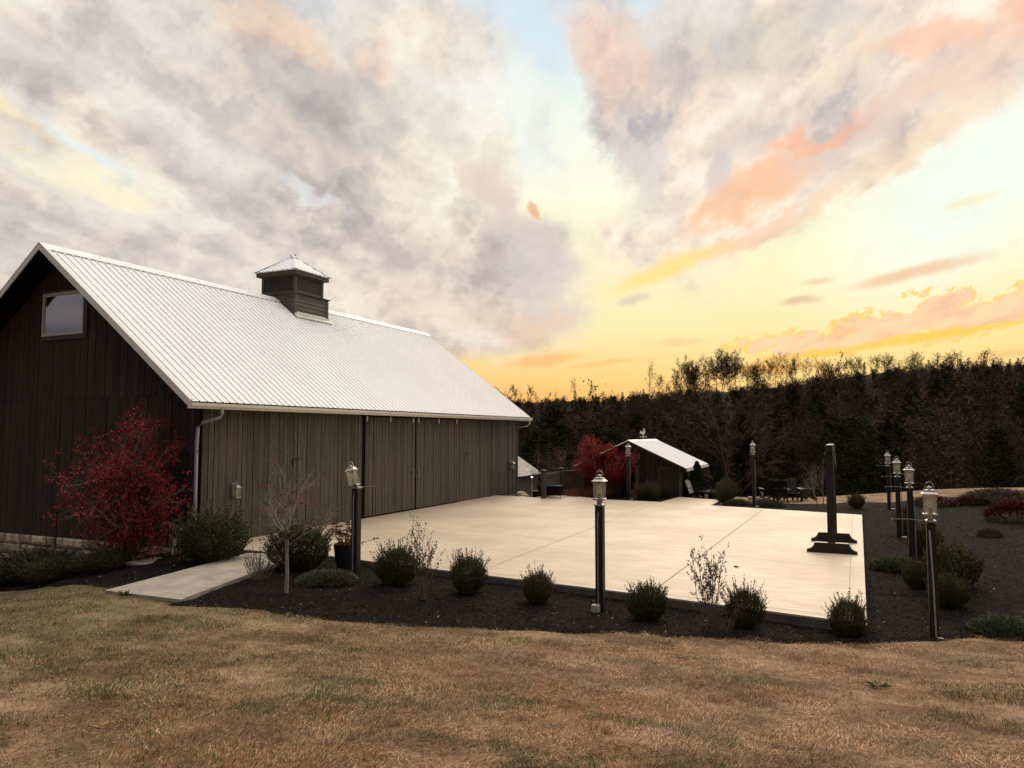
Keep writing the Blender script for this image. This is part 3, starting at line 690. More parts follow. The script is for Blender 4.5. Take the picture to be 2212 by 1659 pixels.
    b.prism([(g0, 3.36), (g0, 3.215), (g0+.07, 3.215), (g0+.10, 3.255), (g0+.125, 3.275), (g0+.13, 3.36)], YO1+.05, YO1+.06, 'y')
    P(b, 'gutter', [M_white])
    b = MB()
    b.tube([(g0+.06, 13.0, 3.24), (g0+.06, 13.0, 3.10), (g0+.045, 12.97, 3.02), (XW+.10, 12.74, 2.90), (XW+.04, 12.68, 2.78), (XW+.02, 12.67, 2.4), (XW+.02, 12.67, -.15)], .042, 10)
    b.lathe([(.05, 0), (.05, .05)], (XW+.02, 12.67, 2.42), 10); b.lathe([(.05, 0), (.05, .04)], (XW+.02, 12.67, .9), 10)
    P(b, 'downspout', [M_pipe], smooth=True)
    b = MB(); b.tube([(g0+.06, YF+.45, 3.24), (g0+.06, YF+.45, 3.08), (g0-.02, YF+.40, 2.98), (XW-.2, YF+.1, 2.88), (XW-.3, YF+.06, .2)], .04, 10)
    P(b, 'downspout', [M_white], smooth=True)
    # doors ------------------------------------------------------------
    for k, (y0, y1) in enumerate(((19.20, 22.08), (22.17, 25.25))):
        b = MB(); boards(b, XW+.055, y0, y1, .05, 3.16, 'y', .14, .24, jz=.004)
        b.box(XW+.03, XW+.053, y0, y1, .05, 3.17, 1)
        b.box(XW+.028, XW+.075, y0+.01, y1-.01, .02, .048, 1)
        dr = P(b, 'sliding_door', [M_board, M_dark])
        for y in ((19.25, 20.55, 21.95) if k == 0 else (22.30, 23.7, 25.05)):
            h = MB(); h.box(XW+.085, XW+.10, y-.03, y+.03, 3.02, 3.20); h.tube([(XW+.10, y, 3.05), (XW+.112, y, 3.05)], .012, 6)
            h.build('hanger', [M_white], dr)
        y = 21.97 if k == 0 else 22.29
        h = MB(); h.tube([(XW+.09, y, 1.18), (XW+.135, y, 1.20), (XW+.135, y, 1.38), (XW+.09, y, 1.40)], .011, 8)
        h.box(XW+.086, XW+.094, y-.03, y+.03, 1.36, 1.44); h.box(XW+.086, XW+.094, y-.03, y+.03, 1.14, 1.22)
        h.build('handle', [M_nickel], dr)
    b = MB(); b.box(XW+.032, XW+.12, 19.0, 28.2, 3.19, 3.245); P(b, 'door_track_shade', [M_dark])  # track coloured near-black, the shadow along the header put into it
    for q in ((19.07, 19.19), (22.09, 22.16)): b = MB(); b.box(XW+.038, XW+.046, q[0], q[1], -.02, 3.19); P(b, 'door_gap_shade', [M_dark])  # dark strips painted in for the shaded gaps beside the doors
    # window ------------------------------------------------------------
    x0, x1, z0, z1 = -19.93, -18.24, 5.26, 6.42; y = YN-.03
    b = MB()
    for q in ((x0-.03, x1+.12, z0-.12, z0), (x0-.03, x1+.12, z1, z1+.06), (x1, x1+.12, z0, z1)): b.box(q[0], q[1], y-.03, y+.02, q[2], q[3])
    fr = P(b, 'window_casing', [M_trimwood])
    b = MB()
    def ring(x0, x1, z0, z1, w, ya, yb):
        b.box(x0, x1, ya, yb, z0, z0+w); b.box(x0, x1, ya, yb, z1-w, z1); b.box(x0, x0+w, ya, yb, z0+w, z1-w); b.box(x1-w, x1, ya, yb, z0+w, z1-w)
    ring(x0, x1, z0, z1, .045, y-.045, y+.01); ring(x0+.047, x1-.047, z0+.047, z1-.047, .035, y-.028, y+.008)
    w = P(b, 'window', [M_frame])
    b = MB(); b.box(x0+.08, x1-.08, y-.012, y-.004, z0+.08, z1-.08); b.build('pane', [M_win], w)
    # cupola -------------------------------------------------------------
    cy, h = 21.74, .91
    b = MB()
    zb, zt = 6.70, 7.74; n = 7
    for i in range(n):
        a0 = zb+(zt-zb)*i/n; a1 = zb+(zt-zb)*(i+1)/n-.002
        b.rings([[(XR-h-.0+.0-.018, cy-h-.018, a0), (XR+h+.018, cy-h-.018, a0), (XR+h+.018, cy+h+.018, a0), (XR-h-.018, cy+h+.018, a0)],
                 [(XR-h, cy-h, a1), (XR+h, cy-h, a1), (XR+h, cy+h, a1), (XR-h, cy+h, a1)]])
    for sx in (-1, 1):
        for sy in (-1, 1):
            x, yy = XR+sx*(h-.03), cy+sy*(h-.03); b.box(x-.058, x+.058, yy-.058, yy+.058, zb-.05, zt-.001)
    cu = P(b, 'cupola', [M_cupola])
    b = MB(); b.sq([(h+.075, 0), (h+.085, .035), (h-.02, .055)], (XR, cy, zt)); b.build('sill', [M_cup_d], cu)
    u = .80; z0, z1 = zt+.05, 8.50
    b = MB()
    for sx in (-1, 1):
        for sy in (-1, 1):
            x, yy = XR+sx*(u-.055), cy+sy*(u-.055); b.box(x-.055, x+.055, yy-.055, yy+.055, z0, z1)
    for s_ in (-1, 1):
        for zz0, zz1 in ((z0+.001, z0+.10), (z1-.08, z1-.001)):
            q = sorted((cy+s_*(u-.012), cy+s_*(u-.08))); b.box(XR-u+.11, XR+u-.11, q[0], q[1], zz0, zz1)
            q = sorted((XR+s_*(u-.012), XR+s_*(u-.08))); b.box(q[0], q[1], cy-u+.11, cy+u-.11, zz0, zz1)
    b.build('vent_frame', [M_cupola], cu)
    for k in range(4):
        b = MB(); ca, sa = [(0, -1), (1, 0), (0, 1), (-1, 0)][k]
        m_ = 10
        for i in range(m_):
            za = z0+.105+(z1-.185-z0)*i/m_; pr = [(u-.022, za), (u-.022, za+.026), (u-.085, za+.062), (u-.085, za+.050)]
            vs = []
            for t in (-(u-.112), u-.112):
                for o_, z in pr: vs.append((XR+ca*o_-sa*t, cy+sa*o_+ca*t, z))
            b.add(vs, [(0, 1, 2, 3), (7, 6, 5, 4), (0, 4, 5, 1), (1, 5, 6, 2), (2, 6, 7, 3), (3, 7, 4, 0)])
        b.build('louver', [M_louver], cu)
    b = MB(); b.box(XR-u+.12, XR+u-.12, cy-u+.12, cy+u-.12, z0, z1-.01); b.build('core', [M_dark], cu)
    b = MB(); b.sq([(.94, 8.46), (.94, 8.62)], (XR, cy, 0)); b.build('fascia', [M_cup_d], cu)
    b = MB(); e = 1.0; zq, za = 8.625, 9.36
    for k in range(4):
        ca, sa = [(0, -1), (1, 0), (0, 1), (-1, 0)][k]; N = 9; vs = []; fs = []
        for i in range(N):
            for dt, hh in ((0, 0), (.02, .018), (.045, .018), (.065, 0), (2*e/N-.001, 0)):
                t = -e+2*e*i/N+dt; 
                if t > e: t = e
                o_top = abs(t)/e; 
                vs += [(XR+ca*e-sa*t, cy+sa*e+ca*t, zq+hh), (XR+ca*e*o_top-sa*t, cy+sa*e*o_top+ca*t, za-(za-zq)*o_top+hh)]
        fs = [(2*i, 2*i+2, 2*i+3, 2*i+1) for i in range(len(vs)//2-1)]; b.add(vs, fs)
    b.sq([(e-.005, zq-.02), (e-.005, zq-.004)], (XR, cy, 0))
    for sx, sy in ((1, 1), (1, -1), (-1, 1), (-1, -1)):
        a_ = (XR+sx*(e+.02), cy+sy*(e+.02)); w_ = .11
        b.add([(a_[0], a_[1], zq+.012), (a_[0]-sx*w_*1.3, a_[1], zq+.022), (XR, cy, za+.05), (a_[0], a_[1]-sy*w_*1.3, zq+.022)], [(0, 1, 2), (0, 2, 3)])
    b.sq([(.11, za-.04), (.02, za+.05)], (XR, cy, 0))
    b.build('cupola_roof', [M_roof], cu)
    b = MB()
    for p, q in (((.0, .02, .04), (.02, .10, .10)), ((0, .08, .06), (0, .14, .05)), ((-.04, -.10, -.02), (-.05, -.12, .06)), ((.02, .32, -.16), (.02, .36, -.10))):
        b.tube([(XR+p[0], cy+p[1], za+p[2]), (XR+q[0], cy+q[1], za+q[2]+.02)], .012, 5); b.build('finial_stub', [M_dark], cu); b = MB()
    b = MB(); b.prism([(XR+h+.02, roofz(XR+h)+.03), (XR+h+.035, roofz(XR+h)+.075), (XR+h+.02, roofz(XR+h)+.16)], cy-h-.02, cy+h+.08, 'y')
    b.prism([(XR+h+.035, roofz(XR+h)+.055), (XR+h+.17, roofz(XR+h+.14)+.045), (XR+h+.17, roofz(XR+h+.14)+.028), (XR+h+.035, roofz(XR+h)+.035)], cy-h-.05, cy+h+.15, 'y')
    b.build('flashing', [M_white], cu)
make_barn()

# ------------------------------------------------------------------ lanterns
def lantern_body(parent, z, k=1.0, mats=None, bulbs=2, off=(0, 0)):
    """square lantern; z is the underside of the glass box; k scales it"""
    ox, oy = off; fm = M_nickel
    b = MB()
    b.sq([(.10*k, 0), (.112*k, .008*k), (.112*k, .022*k), (.098*k, .028*k)], (ox, oy, z))
    for sx in (-1, 1):
        for sy in (-1, 1):
            b.rings([[(ox+sx*(a_)+dx, oy+sy*(a_)+dy, z+zz) for dx, dy in ((-.007, -.007), (.007, -.007), (.007, .007), (-.007, .007))] for a_, zz in ((.088*k, .026*k), (.097*k, .290*k))])
    fr = b.build('lantern_frame', [fm], parent)
    b = MB(); b.sq([(.128*k, .286*k), (.131*k, .300*k), (.112*k, .308*k), (.094*k, .324*k), (.082*k, .348*k), (.080*k, .354*k), (.030*k, .357*k), (.026*k, .362*k)], (ox, oy, z))
    b.build('lantern_roof', [fm], fr)
    b = MB(); b.lathe([(.020*k, .360*k), (.020*k, .376*k), (.042*k, .380*k), (.036*k, .392*k), (.012*k, .402*k), (.005*k, .414*k)], (ox, oy, z), 12); b.build('finial', [fm], fr, smooth=True)
    b = MB(); pts = [(-.064, .352), (-.064, .405), (-.052, .436), (-.028, .456), (0, .464), (.028, .456), (.052, .436), (.064, .405), (.064, .352)]
    b.tube([(ox+x*k, oy, z+zz*k) for x, zz in pts], .0085*k, 6); b.build('handle', [fm], fr, smooth=True)
    for s_, ax in ((-1, 'y'), (1, 'y'), (-1, 'x'), (1, 'x')):
        a0, a1 = .084*k, .093*k; b = MB(); w0, w1 = .082*k, .090*k
        if ax == 'y': q = [(ox-w0, oy+s_*a0, z+.030*k), (ox+w0, oy+s_*a0, z+.030*k), (ox+w1, oy+s_*a1, z+.284*k), (ox-w1, oy+s_*a1, z+.284*k)]
        else: q = [(ox+s_*a0, oy-w0, z+.030*k), (ox+s_*a0, oy+w0, z+.030*k), (ox+s_*a1, oy+w1, z+.284*k), (ox+s_*a1, oy-w1, z+.284*k)]
        b.add(q, [(0, 1, 2, 3)]); b.build('glass_panel', [M_glass], fr)
    b = MB(); b.lathe([(.05*k, .028*k), (.05*k, .04*k), (.034*k, .045*k), (.034*k, .115*k), (.02*k, .12*k)], (ox, oy, z), 12); b.build('candle_cup', [M_brass], fr, smooth=True)
    for i in range(bulbs):
        x = ox + ((i-.5)*.05*k if bulbs > 1 else 0); b = MB()
        b.lathe([(.010*k, .118*k), (.012*k, .135*k), (.020*k, .165*k), (.018*k, .195*k), (.004*k, .232*k)], (x, oy, z), 10)
        b.build('bulb', [M_bulb], fr, smooth=True)
    return fr
GL = 'lantern posts round the patio'
def lantern_post(x, y, H, label, cond='front', rod=(-1, 0), tilt=(0, 0), rodlen=.34, k=1.0, w=.056, blue=False, box=True, lean=0.0, spin=0.0):
    g = gz(x, y); t = empty('lantern_post', (x, y, g), label, 'lamp post', GL)
    t.rotation_euler = (0, lean, 0)
    HP = H - .545*k
    b = MB(); b.bevbox(-w, w, -w, w, -.25, HP, .006); po = b.build('post', [M_stain], t)
    b = MB(); b.sq([(w+.008, HP-.005), (w+.012, HP+.008), (w+.008, HP+.020), (w-.03, HP+.028), (.036, HP+.034), (.036, HP+.078), (.055, HP+.085)], (0, 0, 0)); b.build('collar', [M_nickel], t)
    fr = lantern_body(t, HP+.085, k); fr.scale = (.80, .80, 1)
    fr.location = (-math.sin(tilt[1])*(HP+.08), math.sin(tilt[0])*(HP+.08), 0); fr.rotation_euler = (tilt[0], tilt[1], spin)
    if blue:
        b = MB(); b.box(-.03, .03, -.085, -.08, HP+.085+.262, HP+.085+.284); b.build('tape', [M_blue], fr)
    if rod:
        b = MB(); dx, dy = rod; b.tube([(dx*w, dy*w, HP+.006), (dx*(w+rodlen*.5), dy*(w+rodlen*.5), HP+.022), (dx*(w+rodlen), dy*(w+rodlen), HP+.012)], .0045, 6)
        b.lathe([(.001, -.012), (.012, -.006), (.012, .008), (.001, .014)], (dx*(w+rodlen), dy*(w+rodlen), HP+.012), 8); b.build('hook_rod', [M_conduit], t)
    b = MB()
    if cond == 'front':
        yy = -w-.014; b.tube([(.0, -w+.004, HP-.10), (-.004, yy, HP-.13), (-.012, yy, HP-.22), (-.012, yy, .14)], .011, 8)
    elif cond == 'lean':
        yy = -w-.014; b.tube([(-.02, -w+.004, HP-.12), (-.02, yy, HP-.16), (.0, yy, HP*.5), (.012, yy, .03)], .012, 8)
    else:
        xx = w+.014; b.tube([(w-.004, -.02, HP-.16), (xx, -.02, HP-.20), (xx+.01, -.02, HP-.28), (xx+.01, -.02, .12)], .009, 8)
    b.build('conduit', [M_conduit], t, smooth=True)
    if box:
        b = MB()
        if cond == 'front': b.bevbox(-.10, .02, -w-.10, -w-.001, .04, .15, .01)
        elif cond == 'side': b.bevbox(w+.001, w+.12, -.07, .03, -.02, .07, .012)
        else: b.bevbox(-.10, .10, -w-.04, -w-.001, -.01, .03, .01)
        b.build('junction_box', [M_boxp], t)
        if cond == 'front' and tilt[1]:
            b = MB(); b.tube([(.02, -w-.05, .10), (.06, -w-.06, .12), (.13, -w-.06, .08), (.15, -w-.06, -.03)], .016, 8); b.build('elbow_pipe', [M_white], t, smooth=True)
    return t
lantern_post(-8.72, 11.76, 2.30, 'lamp post with its glass lantern tilted over, in front of the barn doors', 'front', (.55, .83), (0, R(-12)), .30, spin=R(14), w=.068)
lantern_post(-3.69, 11.31, 2.22, 'upright lamp post with beige box at its foot, middle of the patio front edge', 'front', (0, 1), (0, 0), .20, blue=True, w=.063)
lantern_post(.93, 11.85, 2.13, 'nearest lamp post on the right, grey conduit down its face, at the lawn edge', 'lean', (-1, 0), (0, 0), .42)
lantern_post(1.04, 17.92, 2.15, 'second lamp post back in the right row, pale green shrub at its foot', 'side', (-1, 0), (0, 0), .40)
lantern_post(1.00, 22.04, 2.15, 'third lamp post back in the right row, olive shrub right beside it', 'side', (-1, 0), (0, 0), .3)
lantern_post(1.06, 29.65, 2.10, 'farthest lamp post of the row right of the patio', 'side', (-1, 0), (0, 0), .3)
lantern_post(-3.44, 28.85, 2.47, 'tall thin lamp post behind the patio beside the dark wooden chairs', 'side', None, (0, 0), .3, k=.95, w=.052)
lantern_post(-8.43, 29.61, 2.35, 'lamp post standing before the small shed gable', 'side', None, (0, 0), .3)
lantern_post(-11.5, 33.4, 1.85, 'lamp post mostly hidden behind the deck railing', 'side', None, (0, 0), .3)
def wall_lantern(y, label):
    t = empty('wall_lantern', (XW+.035, y, 1.26), label, 'wall lamp', 'wall lanterns on the barn')
    b = MB(); b.bevbox(0, .02, -.05, .05, -.05, .17, .006); b.build('backplate', [M_brass], t)
    b = MB(); b.tube([(.02, 0, .10), (.05, 0, .19), (.09, 0, .225), (.125, 0, .20), (.13, 0, .15)], .009, 6); b.build('arm', [M_nickel], t, smooth=True)
    f = lantern_body(t, -.20, .86, bulbs=1, off=(.14, 0)); f.scale = (.88, .84, 1)
wall_lantern(13.80, 'metal wall lantern on the barn boards beside the near corner')
wall_lantern(30.05, 'small metal wall lantern at the far end of the barn wall')

# ------------------------------------------------------------------ wedding arch on two footed posts
def make_arch():
    t = empty('wooden_arch', (-.52, 19.0, 0), 'black wooden arch seen end-on, two posts on curved feet on the patio', 'arch')
    for y in (-.93, .93):
        b = MB(); pr = [(-.515, .003), (-.515, .065), (-.47, .075), (-.41, .105), (-.375, .15), (-.355, .205), (-.34, .222)]
        pr = pr + [(-x, z) for x, z in reversed(pr)]; b.prism(pr, y-.07, y+.07, 'y'); f = b.build('foot', [M_stain], t)
        b = MB(); b.box(-.34, .34, y-.072, y+.072, .2225, .2265); b.build('foot_cap', [M_jointl], f)
        b = MB(); b.bevbox(-.077, .077, y-.075, y+.075, .228, 2.22, .006); b.build('post', [M_stain], t)
        b = MB()
        s_ = -1 if y < 0 else 1
        b.prism([(.069*0+y-s_*.071, 1.45), (y-s_*.071, 1.60), (y-s_*.55, 2.215), (y-s_*.70, 2.215)], -.045, .045, 'x'); b.build('brace', [M_stain], t)
    b = MB(); b.bevbox(-.075, .075, -1.12, 1.12, 2.222, 2.39, .008); bm_ = b.build('beam', [M_stain], t)
    b = MB(); b.box(-.060, .077, -1.125, -1.121, 2.378, 2.392); b.box(.0755, .080, -1.123, -.95, 2.15, 2.39); b.build('beam_bracket', [M_nickel], bm_)
    b = MB(); b.box(-.11, .06, -1.005, -1.0, 2.20, 2.214); b.box(.055, .062, -1.004, -1.0, 2.08, 2.2); b.build('post_bracket', [M_nickel], t)
    b = MB(); b.tube([(.085, .3, 2.25), (.09, .33, 2.1), (.10, .4, 1.9)], .012, 5); b.tube([(.082, -.8, 2.2), (.082, -.82, 1.2)], .004, 5); b.build('cord', [M_conduit], t)
make_arch()

# ------------------------------------------------------------------ plants: generators
def nrm(v): return v/(np.linalg.norm(v, axis=-1, keepdims=True)+1e-9)
def tubes(segs, n=3):
    """segs: (m,8) x0 y0 z0 r0 x1 y1 z1 r1 -> open prisms"""
    s = np.asarray(segs, float); p, q = s[:, 0:3], s[:, 4:7]; t = nrm(q-p)
    up = np.where(np.abs(t[:, 2:3]) < .9, np.array([[0, 0, 1.]]), np.array([[1., 0, 0]])); u = nrm(np.cross(up, t)); w = np.cross(t, u)
    V = []
    for k in range(n):
        a = 2*math.pi*k/n; d = math.cos(a)*u+math.sin(a)*w; V += [p+d*s[:, 3:4], q+d*s[:, 7:8]]
    V = np.stack(V, 1).reshape(-1, 3); b = np.arange(len(s))[:, None]*(2*n); F = []
    for k in range(n):
        j = (k+1) % n; F.append(np.concatenate([b+2*k, b+2*j, b+2*j+1, b+2*k+1], 1))
    return V, np.stack(F, 1).reshape(-1, 4)
def leaves(P, D, L, W, rng, droop=0.0):
    """rhombic leaves at P along D (unit), lengths L, widths W"""
    P = np.asarray(P, float); D = nrm(np.asarray(D, float)+np.array([0, 0, -droop])); n = len(P)
    r = nrm(rng.normal(size=(n, 3))); u = nrm(np.cross(D, r)); L = np.broadcast_to(L, n)[:, None]; W = np.broadcast_to(W, n)[:, None]
    V = np.stack([P, P+D*L*.5+u*W*.5, P+D*L, P+D*L*.5-u*W*.5], 1).reshape(-1, 3)
    return V, (np.arange(n)[:, None]*4+np.arange(4)[None])
def join(parts):
    Vs, Fs, n = [], [], 0
    for V, F in parts: Vs.append(V); Fs.append(F+n); n += len(V)
    return np.vstack(Vs), np.vstack(Fs)
def grow(rng, p, d, L, r, lvl, segs, tips, nseg=4, kids=(3, 3, 2), ang=(35, 40, 45), up=.15, wob=.12, lr=.62, rr=.6, taper=.75, start=.35):
    p = np.array(p, float); d = np.array(d, float)/np.linalg.norm(d); st = L/nseg; depth = len(kids)-lvl
    rad = r
    for i in range(nseg):
        d = d+rng.normal(size=3)*wob+np.array([0, 0, up]); d /= np.linalg.norm(d); q = p+d*st; r1 = rad*(taper**(1/nseg*1.6))
        segs.append((*p, rad, *q, r1)); 
        if lvl > 0 and (i+1)/nseg > start:
            k = kids[depth]/(nseg*(1-start)); k = int(k)+(rng.random() < k-int(k))
            for _ in range(k):
                a = R(ang[depth]*(.7+.6*rng.random())); o = np.cross(d, rng.normal(size=3)); o /= np.linalg.norm(o)+1e-9
                grow(rng, p+(q-p)*rng.random(), d*math.cos(a)+o*math.sin(a), L*lr*(.7+.5*rng.random()), r1*rr, lvl-1, segs, tips, max(2, nseg-1), kids, ang, up, wob, lr, rr, taper, .2)
        if lvl == 0: tips.append((*q, *d))
        p = q; rad = r1
    tips.append((*p, *d))
VG = {}
def plant(name, loc, label, cat, parts, group=None, scale=(1, 1, 1), rz=0.0):
    """parts: (part name, V, F, material); meshes shared between copies by id"""
    t = empty(name, loc, label, cat, group, rz); t.scale = scale if isinstance(scale, tuple) else (scale,)*3
    for pn, me in parts:
        o = bpy.data.objects.new(pn, me); C.objects.link(o); o.parent = t
    return t
def mesh_of(name, V, F, m, smooth=False):
    o = npmesh(name, V, F, m, smooth=smooth); me = o.data; bpy.data.objects.remove(o); return me

# ---- boxwood-like rounded shrubs with upright tips (unit size: radius .5, height ~1)
def shrub_mesh(seed, m, shoots=520, spike=.25, leafL=.030, nl=18, low=.0):
    rng = np.random.default_rng(seed); segs = []; P = []; D = []
    lob = lambda th: 1+.13*np.sin(2*th+seed)+.09*np.sin(3*th+2*seed)+.05*np.sin(7*th)
    for i in range(shoots):
        th = rng.random()*2*math.pi; cz = 1-rng.random()*1.75; ph = math.acos(max(-.8, cz))
        dr = np.array([math.sin(ph)*math.cos(th), math.sin(ph)*math.sin(th), math.cos(ph)])
        end = np.array([dr[0]*.47*lob(th), dr[1]*.47*lob(th), .40+dr[2]*.40])
        L = .13+.10*rng.random()
        dd = nrm(dr*np.array([.75, .75, .35])+np.array([0, 0, .85])+rng.normal(size=3)*.12)
        spk = dr[2] > .05 and rng.random() < .22
        if spk: L += spike*rng.uniform(.25, 1)
        s0 = end-dd*.08; e = s0+dd*L; segs.append((*s0, .004, *e, .0015))
        nn = nl*2 if spk else nl; t = rng.random(nn)**.8; P.append(s0+np.outer(t, e-s0)); D.append(nrm(nrm(rng.normal(size=(nn, 3)))*.75+dd*.8))
    P = np.vstack(P); D = np.vstack(D); s = rng.uniform(.7, 1.25, len(P)); LV = leaves(P, D, leafL*1.15*s, leafL*.52*s, rng)
    n = 9000; q = nrm(rng.normal(size=(n, 3)))*(rng.random((n, 1))**.22); th = np.arctan2(q[:, 1], q[:, 0])
    q = q*np.stack([.47*lob(th), .47*lob(th), np.full(n, .40)], 1)+np.array([0, 0, .40]); q = q[q[:, 2] > .01]
    LI = leaves(q, nrm(rng.normal(size=q.shape)+np.array([0, 0, .5])), .038, .022, rng); st = []
    for i in range(9):
        th = rng.random()*6.28; st.append((0, 0, -.04, .02, .22*math.cos(th), .22*math.sin(th), .4, .008))
    V, F = join([LV, LI]); return V, F, np.array(st+segs)
SH = []
for i, (sd, mm, sp) in enumerate(((1, M_box, .30), (2, M_box, .22), (3, M_boxy, .32), (4, M_boxy, .12))):
    V, F, st = shrub_mesh(sd, mm, 560, sp); SH.append([('foliage', mesh_of('foliage', V, F, mm)), ('stems', mesh_of('stems', *tubes(st, 3), M_bark))])
def shrub(x, y, w, h, v, label, group, name='round_shrub', z=None, rz=None):
    return plant(name, (x, y, (gz(x, y) if z is None else z)+.01), label, 'shrub', SH[v], group, (w, w, h), rz if rz is not None else (x*7.3) % 6.28)
GF = 'clipped shrubs along the front bed'
shrub(-12.45, 11.75, 1.28, 1.20, 0, 'large dark shrub at the foot of the downspout, left of the walk', GF)
shrub(-10.25, 11.95, 1.12, 1.02, 1, 'large shrub behind the slender bare sapling, beside the dark flower pot', GF)
shrub(-7.75, 11.72, 0.70, 0.80, 0, 'spiky green shrub just right of the tilted lamp post', GF)
shrub(-6.2, 11.6, 0.65, 0.74, 0, 'spiky green shrub alone at the patio edge, between tall dry stems and a smaller shrub', GF)
shrub(-4.78, 11.38, 0.51, 0.59, 2, 'smallish spiky shrub just left of the middle lamp post', GF)
shrub(-2.86, 11.05, 0.55, 0.63, 1, 'spiky shrub just right of the middle lamp post', GF)
shrub(-1.5, 11.22, 0.50, 0.66, 2, 'tall spiky shrub overlapping the bare seed-head stems', GF)
shrub(-0.15, 11.5, 0.49, 0.59, 2, 'small round shrub at the right front corner of the patio', GF)
GR = 'shrubs in the right bed'
shrub(1.56, 15.6, 0.88, 0.86, 3, 'biggest olive-brown shrub in the right bed, beyond the nearest lamp post', GR)
shrub(1.3, 13.9, 0.52, 0.62, 1, 'small dark green shrub right of the nearest post, in front of the biggest olive shrub', GR)
shrub(1.35, 18.6, 0.62, 0.85, 3, 'olive shrub half behind the second lamp post on the right', GR)
shrub(1.18, 22.6, 0.5, 0.85, 3, 'olive shrub at the foot of the third lamp post on the right', GR)
shrub(0.02, 29.9, 0.52, 0.62, 2, 'lone small shrub behind the right far corner of the patio', GR)
shrub(0.98, 15.3, 0.45, 0.55, 2, 'low shrub showing left of the nearest right lamp post', GR)
GS = 'round shrubs near the shed'
shrub(-7.62, 29.75, 0.86, 0.80, 2, 'larger round yellow-green shrub before the shed wall', GS)
shrub(-7.48, 31, 0.72, 0.88, 3, 'smaller shrub tucked behind the round yellow-green one by the shed wall', GS)
shrub(-4.72, 31, 0.82, 1.00, 3, 'tan-green upright shrub on the mulch right of the patio extension', GS)
shrub(-4.62, 29.6, 0.62, 0.82, 0, 'dark upright shrub at the tip of the mulch by the patio extension', GS)
shrub(-5.6, 32.3, 0.90, 0.42, 1, 'low spreading shrub between the two cone evergreens', GS)
# dark hedge under the gable
GH = 'dark bushes under the gable'
for x, y, w, h, v, lb in [(-22.0, 11.3, 1.6, .36, 0, 'leftmost dark bush in front of the stone foundation'), (-20.2, 11.3, 1.5, .42, 1, 'dark bush before the stones, second from the left edge'),
                       (-18.7, 11.5, 1.4, .62, 0, 'dark bush where the visible stonework ends'), (-17.4, 11.3, 1.5, .85, 1, 'dark bush at the left side of the red maple'),
                       (-16.0, 10.7, 1.2, .6, 2, 'low dark bush in front of the red maple stem'), (-14.7, 10.9, .95, .55, 2, 'low brownish bush at the right foot of the red maple')]:
    shrub(x, y, w, h, v, lb, GH, 'bush', z=gz(x, y))

# ---- low mounds of fine foliage
def mound_mesh(seed, n=2600, L=.10, W=.008, spread=.5, h=.32):
    rng = np.random.default_rng(seed); th = rng.random(n)*2*math.pi; r = np.sqrt(rng.random(n))*spread
    k = h*np.sqrt(np.clip(1-(r/spread)**2, 0, 1))*(.55+.45*rng.random(n)); P = np.stack([r*np.cos(th), r*np.sin(th), k*.8], 1)
    D = nrm(np.stack([np.cos(th)*r/spread*1.1, np.sin(th)*r/spread*1.1, np.full(n, .8)], 1)+rng.normal(size=(n, 3))*.35)
    return leaves(P, D, L*rng.uniform(.6, 1.4, n), W*rng.uniform(.7, 1.5, n), rng)
MO = [mesh_of('foliage', *mound_mesh(1, 3800, .10, .013), M_lav), mesh_of('foliage', *mound_mesh(2, 3800, .085, .020), M_green), mesh_of('foliage', *mound_mesh(3, 3000, .13, .012, h=.55), M_crim),
      mesh_of('foliage', *mound_mesh(4, 3000, .12, .012, h=.5), M_drybrown)]
def mound(x, y, w, h, v, label, group=None, name='ground_shrub', cat='plant'):
    me = MO[v]; t = bpy.data.objects.new(name, me); C.objects.link(t); t.location = (x, y, gz(x, y)); t.scale = (w, w, h); t.rotation_euler = (0, 0, (x*3.1+y) % 6.28)
    return tag(t, label, cat, group)
mound(-8.95, 11.2, 1.05, .85, 0, 'low grey-green mound left of the tilted lamp post')
mound(.72, 17.1, .95, .95, 1, 'pale green low shrub at the foot of the second right lamp post')
mound(1.85, 12.45, .85, .80, 1, 'bright green low shrub on the bed edge at the far right')
mound(-3.0, 29.4, 1.1, .9, 0, 'grey-green mound just right of the tall thin lamp post')
mound(-4.1, 29.3, .9, .8, 0, 'grey-green mound just left of the tall thin lamp post')
mound(-8.0, 30.3, .8, .9, 0, 'small grey-green plant right of the grey pot')
GB = 'burgundy bushes on the far right bank'
mound(2.6, 31.0, 1.5, .72, 2, 'dark red bush nearest the lamp posts at the top of the right bank', GB, 'burgundy_bush', 'shrub')
mound(3.75, 31.2, 1.2, .60, 2, 'second dark red bush at the top of the right bank', GB, 'burgundy_bush', 'shrub')
mound(4.7, 31.6, 2.3, 1.15, 3, 'large brown twiggy bush between the dark red bushes on the right bank', None, 'bush', 'shrub')
mound(4.40, 26.6, 1.6, 1.25, 2, 'red bush cut by the right edge of the picture', GB, 'burgundy_bush', 'shrub')
mound(3.1, 22.6, .55, .55, 3, 'small dry brown tuft alone on the right mulch')
mound(5.0, 25.2, .8, .5, 1, 'small green tuft below the red bush at the right edge')
